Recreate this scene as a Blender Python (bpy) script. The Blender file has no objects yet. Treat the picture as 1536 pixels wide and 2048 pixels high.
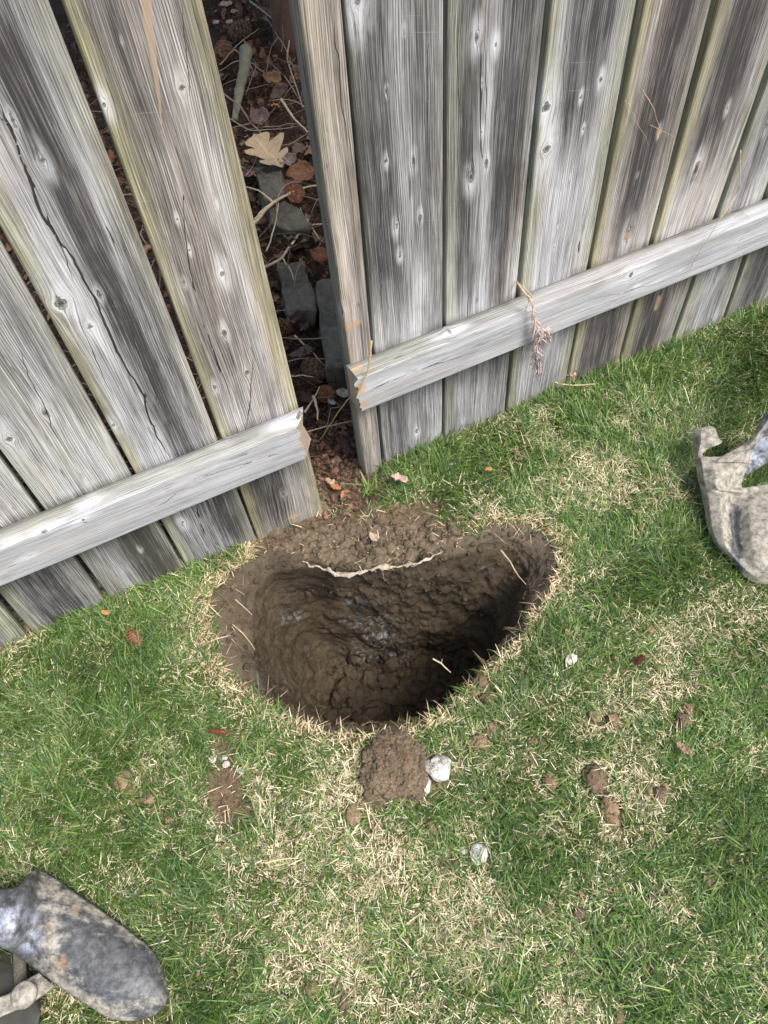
import bpy, math, random
import numpy as np
from mathutils import Matrix, Vector
rad = math.radians
SC = bpy.context.scene
# ---------------------------------------------------------------- camera
F, PITCH, ROLL, YAW, H = 1596.4, 0.9913, -0.1073, 0.3627, 1.3367
YR, YL, ZR, ZL = 0.9241, 0.8816, 0.3227, 0.314
cp, sp, cy, sy = math.cos(PITCH), math.sin(PITCH), math.cos(YAW), math.sin(YAW)
FW = np.array([sy*cp, cy*cp, -sp]); _r = np.array([cy, -sy, 0.0]); _u = np.cross(_r, FW)
RT = math.cos(ROLL)*_r + math.sin(ROLL)*_u
UP = -math.sin(ROLL)*_r + math.cos(ROLL)*_u
CAM = np.array([0, 0, H])
cam = bpy.data.cameras.new("camera"); co = bpy.data.objects.new("camera", cam); SC.collection.objects.link(co)
cam.sensor_fit = 'VERTICAL'; cam.sensor_height = 36; cam.lens = F/2048*36; cam.clip_start = .02; cam.clip_end = 500
co.matrix_world = Matrix(((RT[0], UP[0], -FW[0], 0), (RT[1], UP[1], -FW[1], 0), (RT[2], UP[2], -FW[2], H), (0, 0, 0, 1)))
SC.camera = co
# ---------------------------------------------------------------- light
SUN = np.array([0.26, -0.50, 0.95]); SUN /= np.linalg.norm(SUN)
el, az = math.asin(SUN[2]), math.atan2(SUN[0], SUN[1])
w = bpy.data.worlds.new("World"); SC.world = w; w.use_nodes = True
nt = w.node_tree; bg = nt.nodes['Background']
sky = nt.nodes.new('ShaderNodeTexSky'); sky.sky_type = 'NISHITA'; sky.sun_disc = False
sky.sun_elevation = el; sky.sun_rotation = az; sky.air_density = 1.6; sky.dust_density = 4.0; sky.ozone_density = .8
nt.links.new(sky.outputs[0], bg.inputs[0]); bg.inputs[1].default_value = 0.15
sl = bpy.data.lights.new("sun", 'SUN'); sl.energy = 2.5; sl.angle = rad(20); sl.color = (1, .965, .92)
so = bpy.data.objects.new("sun", sl); SC.collection.objects.link(so)
so.rotation_euler = Vector(-SUN).to_track_quat('-Z', 'Y').to_euler(); so.location = (2, -2, 4)
SC.view_settings.view_transform = 'Standard'; SC.view_settings.look = 'None'
SC.view_settings.exposure = 0.76; SC.view_settings.gamma = 1; SC.view_settings.use_curve_mapping = False
SC.cycles.max_bounces = 6; SC.cycles.transparent_max_bounces = 4

# ---------------------------------------------------------------- calibration helpers: a pixel of the 1536x2048 photo -> a point in the place
def ray(px, py): return FW + RT*(px-768)/F - UP*(py-1024)/F
def atz(px, py, z=0.0):
    d = ray(px, py); return CAM + d*(z-H)/d[2]
def aty(px, py, y):
    d = ray(px, py); return CAM + d*y/d[1]
def proj(P):
    d = P-CAM; z = d@FW
    return 768+F*(d@RT)/z, 1024-F*(d@UP)/z
def scale_at(P): return float((P-CAM)@FW)/F      # metres per photo pixel
# ---------------------------------------------------------------- noise
def _h(i, j, k, s):
    n = (i.astype(np.uint32)*np.uint32(374761393) + j.astype(np.uint32)*np.uint32(668265263)
         + k.astype(np.uint32)*np.uint32(2147483647) + np.uint32((s*1274126177) & 0xffffffff))
    n = (n ^ (n >> np.uint32(13)))*np.uint32(1274126177); n = (n ^ (n >> np.uint32(16)))*np.uint32(2246822519)
    return ((n ^ (n >> np.uint32(15))) & np.uint32(0xffffff)).astype(np.float64)/float(0xffffff)
def vn(P, s=0):
    P = np.asarray(P, float); I = np.floor(P).astype(np.int64); f = P-I; f = f*f*(3-2*f)
    I = I & 0xffffffff; r = 0
    for a in (0, 1):
        for b in (0, 1):
            for c in (0, 1):
                wgt = (f[:, 0] if a else 1-f[:, 0])*(f[:, 1] if b else 1-f[:, 1])*(f[:, 2] if c else 1-f[:, 2])
                r = r + wgt*_h(I[:, 0]+a, I[:, 1]+b, I[:, 2]+c, s)
    return r
def fbm(P, o=4, s=0):
    P = np.asarray(P, float); r = 0; a = .5; t = 0
    for i in range(o): r = r+a*vn(P*2**i, s+i); t += a; a *= .55
    return r/t
def worley(P, s=0):
    I = np.floor(P).astype(np.int64); best = np.full(len(P), 9.0); sec = best.copy()
    for a in (-1, 0, 1):
        for b in (-1, 0, 1):
            for c in (-1, 0, 1):
                J = (I+np.array([a, b, c])); K = J & 0xffffffff
                q = J+np.stack([_h(K[:, 0], K[:, 1], K[:, 2], s+m) for m in (1, 2, 3)], 1)
                d = np.linalg.norm(P-q, axis=1)
                sec = np.where(d < best, best, np.minimum(sec, d)); best = np.minimum(best, d)
    return best, sec
def P2(x, y, z=0.0): return np.stack([x, y, np.full_like(x, z)], 1)
def sst(a, b, x): t = np.clip((x-a)/(b-a), 0, 1); return t*t*(3-2*t)
# ---------------------------------------------------------------- objects
def mesh(name, V, Fq=None, Ft=None, mat=None, parent=None, attrs=None, smooth=True, loc=None, polys=None):
    """V (n,3); Fq (m,4) and / or Ft (k,3) index arrays; attrs {name: (n,3)}"""
    V = np.asarray(V, float)
    if loc is not None: V = V-np.asarray(loc)
    me = bpy.data.meshes.new(name)
    idx = []; tot = []
    if Fq is not None and len(Fq): Fq = np.asarray(Fq); idx.append(Fq.ravel()); tot.append(np.full(len(Fq), 4))
    if Ft is not None and len(Ft): Ft = np.asarray(Ft); idx.append(Ft.ravel()); tot.append(np.full(len(Ft), 3))
    for p in (polys or []): idx.append(np.array(p)); tot.append(np.array([len(p)]))
    idx = np.concatenate(idx).astype(np.int32); tot = np.concatenate(tot).astype(np.int32)
    me.vertices.add(len(V)); me.vertices.foreach_set('co', V.astype(np.float32).ravel())
    me.loops.add(len(idx)); me.loops.foreach_set('vertex_index', idx)
    me.polygons.add(len(tot)); me.polygons.foreach_set('loop_start', (np.cumsum(tot)-tot).astype(np.int32))
    me.polygons.foreach_set('loop_total', tot)
    me.update(calc_edges=True); me.validate()
    me.polygons.foreach_set('use_smooth', np.full(len(me.polygons), smooth))
    for k, a in (attrs or {}).items():
        at = me.attributes.new(k, 'FLOAT_VECTOR', 'POINT'); at.data.foreach_set('vector', np.asarray(a, np.float32).ravel())
    if mat: me.materials.append(mat)
    o = bpy.data.objects.new(name, me); SC.collection.objects.link(o)
    if parent is not None: o.parent = parent
    if loc is not None: o.location = tuple(loc)
    return o
def thing(name, label, cat, group=None, loc=(0, 0, 0)):
    o = bpy.data.objects.new(name, None); SC.collection.objects.link(o); o.location = tuple(loc); o.empty_display_size = .05
    return tag(o, label, cat, group)
def tag(o, label, cat, group=None):
    o['label'] = label; o['category'] = cat
    if group: o['group'] = group
    return o
def grid_faces(n, m, wrap=False, off=0):
    """n rows of m points"""
    i = np.arange(n-1)[:, None]; j = np.arange(m if wrap else m-1)[None]; j2 = (j+1) % m
    return (np.stack([i*m+j, i*m+j2, (i+1)*m+j2, (i+1)*m+j], -1).reshape(-1, 4)+off)
# ---------------------------------------------------------------- material helpers
class NT:
    def __init__(s, name):
        s.m = bpy.data.materials.new(name); s.m.use_nodes = True; s.t = s.m.node_tree; s.n = s.t.nodes; s.bsdf = s.n['Principled BSDF']
    def set(s, sock, v):
        if hasattr(v, 'links') or isinstance(v, bpy.types.NodeSocket): s.t.links.new(v, sock)
        else:
            if isinstance(v, (tuple, list)) and len(v) == 3 and sock.type == 'RGBA': v = tuple(v)+(1,)
            sock.default_value = v
    def math(s, op, a, b=0.0, c=0.0, clamp=False):
        n = s.n.new('ShaderNodeMath'); n.operation = op; n.use_clamp = clamp
        s.set(n.inputs[0], a); s.set(n.inputs[1], b); s.set(n.inputs[2], c); return n.outputs[0]
    def mix(s, f, a, b, blend='MIX'):
        n = s.n.new('ShaderNodeMix'); n.data_type = 'RGBA'; n.blend_type = blend; n.clamp_factor = True
        s.set(n.inputs[0], f); s.set(n.inputs[6], a); s.set(n.inputs[7], b); return n.outputs[2]
    def noise(s, vec, scale=5.0, detail=3.0, rough=.55, dist=0.0):
        n = s.n.new('ShaderNodeTexNoise'); s.set(n.inputs['Vector'], vec); s.set(n.inputs['Scale'], scale)
        n.inputs['Detail'].default_value = detail; n.inputs['Roughness'].default_value = rough; n.inputs['Distortion'].default_value = dist
        return n.outputs[0]
    def vor(s, vec, scale, feature='F1'):
        n = s.n.new('ShaderNodeTexVoronoi'); n.feature = feature; s.set(n.inputs['Vector'], vec); n.inputs['Scale'].default_value = scale
        return n
    def attr(s, name):
        n = s.n.new('ShaderNodeAttribute'); n.attribute_name = name; return n.outputs['Vector']
    def sep(s, v):
        n = s.n.new('ShaderNodeSeparateXYZ'); s.set(n.inputs[0], v); return n.outputs
    def com(s, x, y, z):
        n = s.n.new('ShaderNodeCombineXYZ'); s.set(n.inputs[0], x); s.set(n.inputs[1], y); s.set(n.inputs[2], z); return n.outputs[0]
    def rng(s, v, a, b, c=0.0, d=1.0, smooth=True):
        n = s.n.new('ShaderNodeMapRange'); n.interpolation_type = 'SMOOTHSTEP' if smooth else 'LINEAR'
        for i, q in enumerate((v, a, b, c, d)): s.set(n.inputs[i], q)
        return n.outputs[0]
    def obj(s): return s.n.new('ShaderNodeTexCoord').outputs['Object']
    def bump(s, h, strength, dist):
        n = s.n.new('ShaderNodeBump'); n.inputs['Strength'].default_value = strength; n.inputs['Distance'].default_value = dist
        s.set(n.inputs['Height'], h); s.t.links.new(n.outputs[0], s.bsdf.inputs['Normal'])
    def out(s, col, rough=.9, metal=0.0, spec=.3):
        s.set(s.bsdf.inputs['Base Color'], col); s.set(s.bsdf.inputs['Roughness'], rough); s.set(s.bsdf.inputs['Metallic'], metal)
        s.bsdf.inputs['Specular IOR Level'].default_value = spec
        return s.m
M = {}
def wood_mat(name, dark, mid, light, warm, gain=1.0):
    """weathered wood. g = (warped across, along, knot radius), m = (green, dark, pale), c = (crack, bark inclusion, fresh orange wood)"""
    s = NT(name); g = s.sep(s.attr('g')); m = s.sep(s.attr('m')); c = s.sep(s.attr('c'))
    u, v, kr = g[0], g[1], g[2]
    wob = s.noise(s.com(s.math('MULTIPLY', u, 9), s.math('MULTIPLY', v, 2.2), 3.1), 1, 2)
    uu = s.math('ADD', u, s.math('MULTIPLY', s.math('SUBTRACT', wob, .5), .022))
    fine = s.noise(s.com(s.math('MULTIPLY', uu, 700), s.math('MULTIPLY', v, 7), 0.0), 1, 3, .75)
    med = s.noise(s.com(s.math('MULTIPLY', uu, 170), s.math('MULTIPLY', v, 2.2), 7.0), 1, 4, .7)
    ph = s.math('ADD', s.math('MULTIPLY', uu, 2100), s.math('MULTIPLY', s.noise(s.com(s.math('MULTIPLY', u, 45), s.math('MULTIPLY', v, 3), 33.0), 1, 3, .6), 16))
    wav = s.math('MULTIPLY', s.rng(s.math('SINE', ph), .15, .95), s.rng(s.noise(s.com(s.math('MULTIPLY', u, 20), s.math('MULTIPLY', v, 2.5), 39.0), 1, 3, .6), .38, .54))
    lines = s.rng(s.noise(s.com(s.math('MULTIPLY', uu, 620), s.math('MULTIPLY', v, 3.0), 15.0), 1, 2, .6), .30, .46, 1, 0)
    lpat = s.rng(s.noise(s.com(s.math('MULTIPLY', u, 26), s.math('MULTIPLY', v, 5), 19.0), 1, 3, .6), .42, .62)
    kr = s.math('ADD', kr, s.math('MULTIPLY', s.math('SUBTRACT', s.noise(s.com(s.math('MULTIPLY', u, 130), s.math('MULTIPLY', v, 110), 2.0), 1, 4, .7), .5), 1.8))
    big = s.noise(s.com(s.math('MULTIPLY', uu, 38), s.math('MULTIPLY', v, 2.6), 2.0), 1, 3, .6)
    blot = s.noise(s.com(s.math('MULTIPLY', u, 30), s.math('MULTIPLY', v, 14), 5.0), 1, 4, .6)
    t = s.math('ADD', s.math('MULTIPLY', s.math('SUBTRACT', med, .5), .72), s.math('MULTIPLY', s.math('SUBTRACT', fine, .5), 2.0))
    t = s.math('ADD', t, s.math('MULTIPLY', s.math('SUBTRACT', big, .5), .75))
    t = s.math('ADD', t, s.math('MULTIPLY', s.math('SUBTRACT', blot, .5), .5))
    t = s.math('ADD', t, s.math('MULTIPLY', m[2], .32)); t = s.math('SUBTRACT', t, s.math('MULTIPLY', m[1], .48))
    t = s.math('ADD', s.math('MULTIPLY', t, gain), .5)
    r = s.n.new('ShaderNodeValToRGB'); s.t.links.new(t, r.inputs[0])
    e = r.color_ramp; e.elements[0].position = .05; e.elements[0].color = (*dark, 1); e.elements[1].position = 1.0; e.elements[1].color = (*light, 1)
    k = e.elements.new(.5); k.color = (*mid, 1)
    col = r.outputs[0]
    wm = s.noise(s.com(s.math('MULTIPLY', u, 22), s.math('MULTIPLY', v, 1.6), 9.0), 1, 2)
    col = s.mix(s.rng(wm, .48, .72, 0, .65), col, warm, 'MULTIPLY')
    col = s.mix(s.math('MULTIPLY', s.math('MAXIMUM', s.math('MULTIPLY', lines, lpat), s.math('MULTIPLY', wav, .85)), .74), col, dark)
    gn = s.math('MULTIPLY', m[0], s.rng(s.noise(s.com(s.math('MULTIPLY', u, 160), s.math('MULTIPLY', v, 40), 4.0), 1, 4), .25, .6, .35, 1))
    col = s.mix(s.math('MULTIPLY', gn, .65), col, s.mix(1.0, col, (1.0, .98, .58), 'MULTIPLY'))
    col = s.mix(s.math('MULTIPLY', gn, .30), col, s.mix(fine, (.16, .17, .06), (.40, .40, .20)))
    # hairline checks along the grain
    ck = s.noise(s.com(s.math('MULTIPLY', uu, 320), s.math('MULTIPLY', v, 4.0), 12.0), 1, 1, .4)
    ckm = s.math('MULTIPLY', s.rng(s.math('ABSOLUTE', s.math('SUBTRACT', ck, .5)), 0, .018, 1, 0), s.rng(blot, .5, .64))
    cw = s.sep(s.attr('k'))[0]
    crack = s.math('MAXIMUM', s.rng(s.math('DIVIDE', s.math('ABSOLUTE', c[0]), s.math('ADD', cw, .0001)), .6, 1.2, 1, 0), s.math('MULTIPLY', ckm, .75))
    col = s.mix(s.rng(s.math('ABSOLUTE', c[1]), .85, 1.05, .85, 0), col, s.mix(fine, (.16, .11, .08), (.50, .42, .33)))
    # pale scuffs slanting over the grain
    scn = s.noise(s.com(s.math('MULTIPLY', u, 8), s.math('ADD', s.math('MULTIPLY', v, 300), s.math('MULTIPLY', u, 70)), 51.0), 1, 1, .4)
    sck = s.math('MULTIPLY', s.rng(scn, .70, .76), s.rng(s.noise(s.com(s.math('MULTIPLY', u, 9), s.math('MULTIPLY', v, 5), 61.0), 1, 2), .56, .66))
    col = s.mix(s.math('MULTIPLY', sck, .16), col, light)
    # knots
    rings = s.math('SINE', s.math('ADD', s.math('MULTIPLY', kr, 17), s.math('MULTIPLY', med, 7)))
    kcol = s.mix(s.rng(rings, -1, 1), (.03, .027, .025), (.24, .225, .21))
    kcol = s.mix(s.rng(kr, .15, .7, .85, 0), kcol, (.03, .025, .02))
    hal = s.math('MULTIPLY', s.rng(s.math('ADD', s.sep(s.attr('k'))[2], s.math('MULTIPLY', s.math('SUBTRACT', fine, .5), 3.0)), .8, 4.2, .85, 0), s.rng(s.math('ADD', s.math('MULTIPLY', fine, .6), s.math('MULTIPLY', blot, .5)), .42, .66))
    col = s.mix(hal, col, light)
    col = s.mix(s.rng(kr, .75, 1.1, .9, 0), col, kcol)
    col = s.mix(s.math('MULTIPLY', s.rng(c[2], .15, .9), s.rng(fine, .35, .6, .2, .9)), col, s.mix(big, (.36, .20, .09), (.58, .42, .25)))
    col = s.mix(s.math('MULTIPLY', crack, .93), col, (.012, .01, .009))
    h = s.math('ADD', s.math('MULTIPLY', fine, .5), s.math('MULTIPLY', med, .6)); h = s.math('SUBTRACT', h, s.math('MULTIPLY', crack, 1.6))
    h = s.math('SUBTRACT', h, s.math('MULTIPLY', s.rng(kr, .2, 1.1, 1, 0), .5))
    col = s.mix(s.math('MULTIPLY', s.sep(s.attr('k'))[1], s.rng(big, .3, .65, .55, 1)), col, s.mix(1.0, col, (1.06, .84, .66), 'MULTIPLY'))
    s.bump(h, .7, .0014)
    return s.out(col, .85, spec=.25)
M['board'] = wood_mat('weathered_board', (.044, .042, .045), (.262, .258, .268), (.60, .61, .65), (1.0, .90, .80))
M['rail'] = wood_mat('weathered_rail', (.10, .10, .105), (.39, .392, .415), (.66, .675, .73), (1.0, .94, .87), .72)

def soil_mat(name, a, b, scale=1.0, specks=True, wet=.9):
    s = NT(name); o = s.obj()
    n1 = s.noise(o, 9*scale, 5, .6); n2 = s.noise(o, 70*scale, 4, .65); n3 = s.noise(o, 420*scale, 3, .6)
    f = s.math('ADD', s.math('MULTIPLY', n1, .45), s.math('ADD', s.math('MULTIPLY', n2, .35), s.math('MULTIPLY', n3, .3)))
    col = s.mix(s.rng(f, .36, .74), a, b)
    if specks:
        v = s.vor(o, 160*scale); n = s.n.new('ShaderNodeSeparateColor'); s.t.links.new(v.outputs['Color'], n.inputs[0])
        sp = s.math('MULTIPLY', s.rng(n.outputs[0], .90, .93), s.rng(v.outputs['Distance'], .22, .34, 1, 0))
        col = s.mix(s.math('MULTIPLY', sp, .75), col, s.mix(n.outputs[1], (.36, .22, .08), (.45, .40, .32)))
    st = s.attr('st'); ss = s.sep(st)
    stn = s.noise(s.obj(), 60, 4, .6, 1.5)
    col = s.mix(s.math('MULTIPLY', s.math('MULTIPLY', ss[0], .7), s.rng(stn, .46, .70)), col, s.mix(n2, (.16, .21, .24), (.44, .48, .50)))
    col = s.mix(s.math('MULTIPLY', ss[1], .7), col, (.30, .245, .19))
    h = s.math('ADD', s.math('MULTIPLY', n2, 1.0), s.math('MULTIPLY', n3, .45))
    s.bump(h, .9, .006)
    return s.out(col, wet, spec=.25)
M['soil'] = soil_mat('topsoil', (.044, .032, .022), (.17, .125, .085))
M['hole'] = soil_mat('clay_subsoil', (.028, .021, .014), (.108, .081, .051), 1.0, False, .75)
M['clod'] = soil_mat('dry_clod', (.13, .085, .05), (.36, .26, .165), 1.6)
M['clod_dark'] = soil_mat('moist_clod', (.075, .052, .034), (.25, .18, .12), 1.8)
M['litter'] = soil_mat('litter_soil', (.018, .011, .008), (.085, .05, .034))
M['stone'] = soil_mat('grey_stone', (.052, .045, .036), (.15, .135, .11), .8, False)
M['pale'] = soil_mat('pale_mortar', (.05, .035, .02), (.92, .90, .85), 1.9, False)
M['ivory'] = soil_mat('pale_stone', (.40, .36, .29), (.80, .76, .68), 1.2, False)

M['edge'] = soil_mat('footing_edge', (.16, .12, .085), (.62, .54, .43), 1.6, False)
M['clod_mid'] = soil_mat('crumbly_clod', (.060, .045, .031), (.26, .20, .135), 2.4)
def attr_mat(name, rough=.6, transl=.25, var=.25, spec=.3):
    """colour comes from the per-leaf attribute 'col'"""
    s = NT(name); c = s.attr('col')
    n = s.noise(s.obj(), 180, 2)
    col = s.mix(1.0, c, s.mix(n, (1-var,)*3, (1+var*.6,)*3), 'MULTIPLY')
    s.out(col, rough, spec=spec)
    if transl:
        tr = s.n.new('ShaderNodeBsdfTranslucent'); s.t.links.new(col, tr.inputs[0])
        mx = s.n.new('ShaderNodeMixShader'); mx.inputs[0].default_value = transl
        s.t.links.new(s.bsdf.outputs[0], mx.inputs[1]); s.t.links.new(tr.outputs[0], mx.inputs[2])
        s.t.links.new(mx.outputs[0], s.n['Material Output'].inputs[0])
    return s.m
M['grass'] = attr_mat('grass_blade', .45, .28, .25, .4)
M['straw'] = attr_mat('straw', .7, .15)
M['leaf'] = attr_mat('dead_leaf', .75, .1, .45)
M['twig'] = attr_mat('twig_bark', .85, 0, .5)

# ---------------------------------------------------------------- the hole outline
C0 = np.array([0.235, 0.575])
def ring(pts):                       # [(world x, world y, z)] -> functions of angle
    a = np.array([math.atan2(p[1]-C0[1], p[0]-C0[0]) for p in pts]); R = np.array([math.hypot(p[0]-C0[0], p[1]-C0[1]) for p in pts])
    z = np.array([p[2] for p in pts]); o = np.argsort(a); a, R, z = a[o], R[o], z[o]
    a = np.concatenate([a-2*math.pi, a, a+2*math.pi]); R = np.tile(R, 3); z = np.tile(z, 3)
    return lambda th: (np.interp(th, a, R), np.interp(th, a, z))
rim_px = [(425, 1180), (430, 1250), (452, 1330), (515, 1392), (590, 1442), (680, 1464), (770, 1464), (850, 1446), (910, 1410), (950, 1355), (1015, 1300), (1065, 1230),
          (1110, 1150), (1112, 1085), (1050, 1048), (960, 1058), (890, 1095), (800, 1122), (740, 1133), (660, 1128), (605, 1115), (545, 1102), (480, 1130)]
R0 = ring([(*atz(x, y, 0)[:2], 0.0) for x, y in rim_px])
in_px = [(508, 1190, -.03), (513, 1290, -.03), (548, 1378, -.03), (610, 1428, -.03), (700, 1444, -.03), (780, 1444, -.03), (855, 1424, -.03), (925, 1362, -.03), (995, 1292, -.035),
         (1045, 1205, -.045), (1055, 1130, -.05), (1005, 1095, -.04), (945, 1105, -.03), (888, 1112, -.012), (800, 1132, -.012), (740, 1145, -.012), (660, 1139, -.012), (605, 1127, -.012), (545, 1150, -.03)]
R1 = ring([(*atz(x, y, z)[:2], z) for x, y, z in in_px])
R2 = ring([(.060, .70, -.42), (.12, .745, -.44), (.19, .715, -.46), (.27, .685, -.47), (.34, .665, -.47), (.39, .625, -.45), (.385, .545, -.44), (.32, .475, -.46), (.2, .455, -.46), (.115, .49, -.45), (.060, .58, -.42)])
def hole_f(x, y):                    # radius relative to the rim (1 = on the rim)
    th = np.arctan2(y-C0[1], x-C0[0]); return np.hypot(x-C0[0], y-C0[1])/(R0(th)[0]*(1+(fbm(np.stack([np.cos(th)*6, np.sin(th)*6, th*0], 1), 5, 3)-.5)*.08))
patches = [(460, 1600, 45, 75), (455, 1500, 22, 28), (700, 950, 62, 100), (640, 1070, 120, 60), (760, 1070, 170, 58), (860, 1085, 90, 35), (560, 1080, 60, 45), (330, 1930, 25, 18), (290, 2040, 60, 25)]
PW = [(atz(x, y), rx*scale_at(atz(x, y)), ry*1.15*scale_at(atz(x, y))) for x, y, rx, ry in patches]
def bare(x, y):                      # 1 on bare soil
    b = np.zeros_like(x)
    for p, rx, ry in PW:
        b = np.maximum(b, 1-sst(.7, 1.15, np.hypot((x-p[0])/rx, (y-p[1])/ry)))
    return b
def ground_z(x, y):
    z = (fbm(P2(x*6, y*6), 3, 5)-.5)*.018+(fbm(P2(x*45, y*45), 3, 9)-.5)*.006
    h = hole_f(x, y); z = z*sst(1.0, 1.5, h)
    behind = sst(.93, 1.1, y)
    z = z+behind*(-.012+(fbm(P2(x*11, y*11), 4, 21)-.5)*.05)
    z = z-.008*bare(x, y)
    return z-.002
# ground sheet: fine near the camera, coarse out to the horizon
def axis(lo, hi, step, far):
    a = list(np.arange(lo, hi, step)); s = step; x = a[-1]
    while x < far: s *= 1.35; x += s; a.append(x)
    s = step; x = a[0]; b = []
    while x > -far: s *= 1.35; x -= s; b.append(x)
    return np.array(b[::-1]+a)
gx = axis(-.8, 1.9, .009, 120); gy = axis(-.4, 3.2, .009, 120)
X, Y = np.meshgrid(gx, gy); x, y = X.ravel(), Y.ravel()
near = (np.abs(x) < 4) & (np.abs(y) < 5)
z = np.where(near, ground_z(x, y), -.01)
fq = grid_faces(len(gy), len(gx)); cx, cyy = x[fq].mean(1), y[fq].mean(1)
fq = fq[hole_f(cx, cyy) > 1.03]
V = np.stack([x, y, z], 1)
s = NT('lawn_soil')
o_ = s.obj(); a_ = s.sep(s.attr('st'))
n1 = s.noise(o_, 14, 5, .6); n2 = s.noise(o_, 110, 5, .7); n3 = s.noise(o_, 480, 3)
soilc = s.mix(s.rng(s.math('ADD', s.math('MULTIPLY', n2, .6), s.math('MULTIPLY', n3, .45)), .35, .75), (.052, .036, .023), (.24, .175, .115))
thatch = s.mix(s.rng(n2, .35, .65), (.045, .04, .02), (.30, .24, .14))
col = s.mix(a_[0], thatch, soilc)
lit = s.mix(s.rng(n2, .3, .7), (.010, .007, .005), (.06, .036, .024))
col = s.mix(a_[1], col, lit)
s.bump(s.math('ADD', n2, s.math('MULTIPLY', n3, .5)), .9, .006)
M['ground'] = s.out(col, .95, spec=.15)
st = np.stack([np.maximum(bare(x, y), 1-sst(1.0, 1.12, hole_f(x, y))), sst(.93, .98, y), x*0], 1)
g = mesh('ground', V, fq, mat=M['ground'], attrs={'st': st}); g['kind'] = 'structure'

# the dug hole
NT_, NR = 420, 190
th = np.linspace(-math.pi, math.pi, NT_, endpoint=False); tt = np.linspace(0, 1, NR)
r0, _ = R0(th); r1, z1 = R1(th); r2, z2 = R2(th)
def sm(a, k=4):
    for _i in range(k): a = (np.roll(a, 1)+2*a+np.roll(a, -1))/4
    return a
r0, r1, z1, r2, z2 = sm(r0, 3), sm(r1, 6), sm(z1, 8), sm(r2, 12), sm(z2, 12)
r0 = r0*(1+(fbm(np.stack([np.cos(th)*6, np.sin(th)*6, th*0], 1), 5, 3)-.5)*.08)
r1 = r1*(1+(fbm(np.stack([np.cos(th)*5, np.sin(th)*5, th*0+4], 1), 5, 8)-.5)*.05)
rr = np.zeros((NR, NT_)); zz = rr.copy()
for i, t in enumerate(tt):
    if t < .06: q = t/.06; rr[i] = r0*(1.07-.07*q); zz[i] = -.004-.002*q*0+0*q
    elif t < .28:
        q = (t-.06)/.22; rr[i] = r0+(r1-r0)*q; zz[i] = z1*q**1.4-.004*(1-q)
    elif t < .72:
        q = (t-.28)/.44; rr[i] = r1+(r2-r1)*(q**(1.5-.75*np.clip(np.cos(th-.15), 0, 1)**2)); zz[i] = z1+(z2-z1)*(q**.9)
    else:
        q = (t-.72)/.28; rr[i] = r2*(1-q); zz[i] = z2*(1-q)+(-.485)*q
Xh = C0[0]+rr*np.cos(th); Yh = C0[1]+rr*np.sin(th)
V = np.stack([Xh, Yh, zz], -1)
du = np.roll(V, -1, 1)-np.roll(V, 1, 1); dv = np.gradient(V, axis=0); N = np.cross(du, dv); N /= np.linalg.norm(N, axis=-1, keepdims=True)+1e-9
N *= np.where(N[:, :, 2:3] < -.05, -1, 1)
Vf = V.reshape(-1, 3); Nf = N.reshape(-1, 3)
tq = np.repeat(tt, NT_)
amp = .25+.75*sst(.03, .2, tq)
d1 = (fbm(Vf*np.array([9, 9, 6]), 4, 31)-.5)*.06*sst(.2, .45, tq); d2 = (fbm(Vf*40, 4, 41)-.5)*.020+(fbm(Vf*110, 3, 43)-.5)*.006
wb, ws = worley(Vf*21, 7); wb2, ws2 = worley(Vf*70+5, 17)
farw = sst(.60, .66, Vf[:, 1])*sst(.02, .10, Vf[:, 0])*(1-sst(.36, .44, Vf[:, 0]))
rough = sst(.60, .74, tq)*.95+.12*sst(.5, .6, fbm(Vf*7+9, 2, 77))
rough = rough*(1-.85*farw*(1-sst(-.25, -.20, -Vf[:, 2]-.46+.0)))
rough = np.where(farw > .3, sst(.38, .43, -Vf[:, 2])*.9+.05, rough)
d3 = (np.minimum(ws-wb, .35)-.18)*.075*rough+(np.minimum(ws2-wb2, .3)-.15)*.016*(.3+rough)
Vf = Vf+Nf*((d1+d2+d3)*amp)[:, None]
Vf[:, 2] += (1-amp)*(fbm(Vf*50, 3, 3)-.5)*.006
hpx, hpy = proj(Vf)
def blob(px, py, rx, ry): return 1-sst(.5, 1.2, np.hypot((hpx-px)/rx, (hpy-py)/ry))
stk = 1.0*np.maximum.reduce([blob(720, 1205, 40, 14), blob(745, 1245, 60, 22), blob(765, 1280, 45, 22), blob(735, 1300, 40, 30), blob(800, 1312, 28, 14),
                         blob(585, 1235, 28, 20)*.8, blob(700, 1240, 25, 15)*.7, blob(975, 1140, 14, 10)*.8])
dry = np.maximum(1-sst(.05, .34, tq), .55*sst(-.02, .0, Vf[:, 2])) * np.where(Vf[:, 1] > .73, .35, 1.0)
Fh = grid_faces(NR, NT_, True)[:, ::-1]
hole = mesh('dug_hole', Vf, Fh, mat=M['hole'], attrs={'st': np.stack([stk, dry*.30, dry*0], 1)}); hole['kind'] = 'structure'

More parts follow.
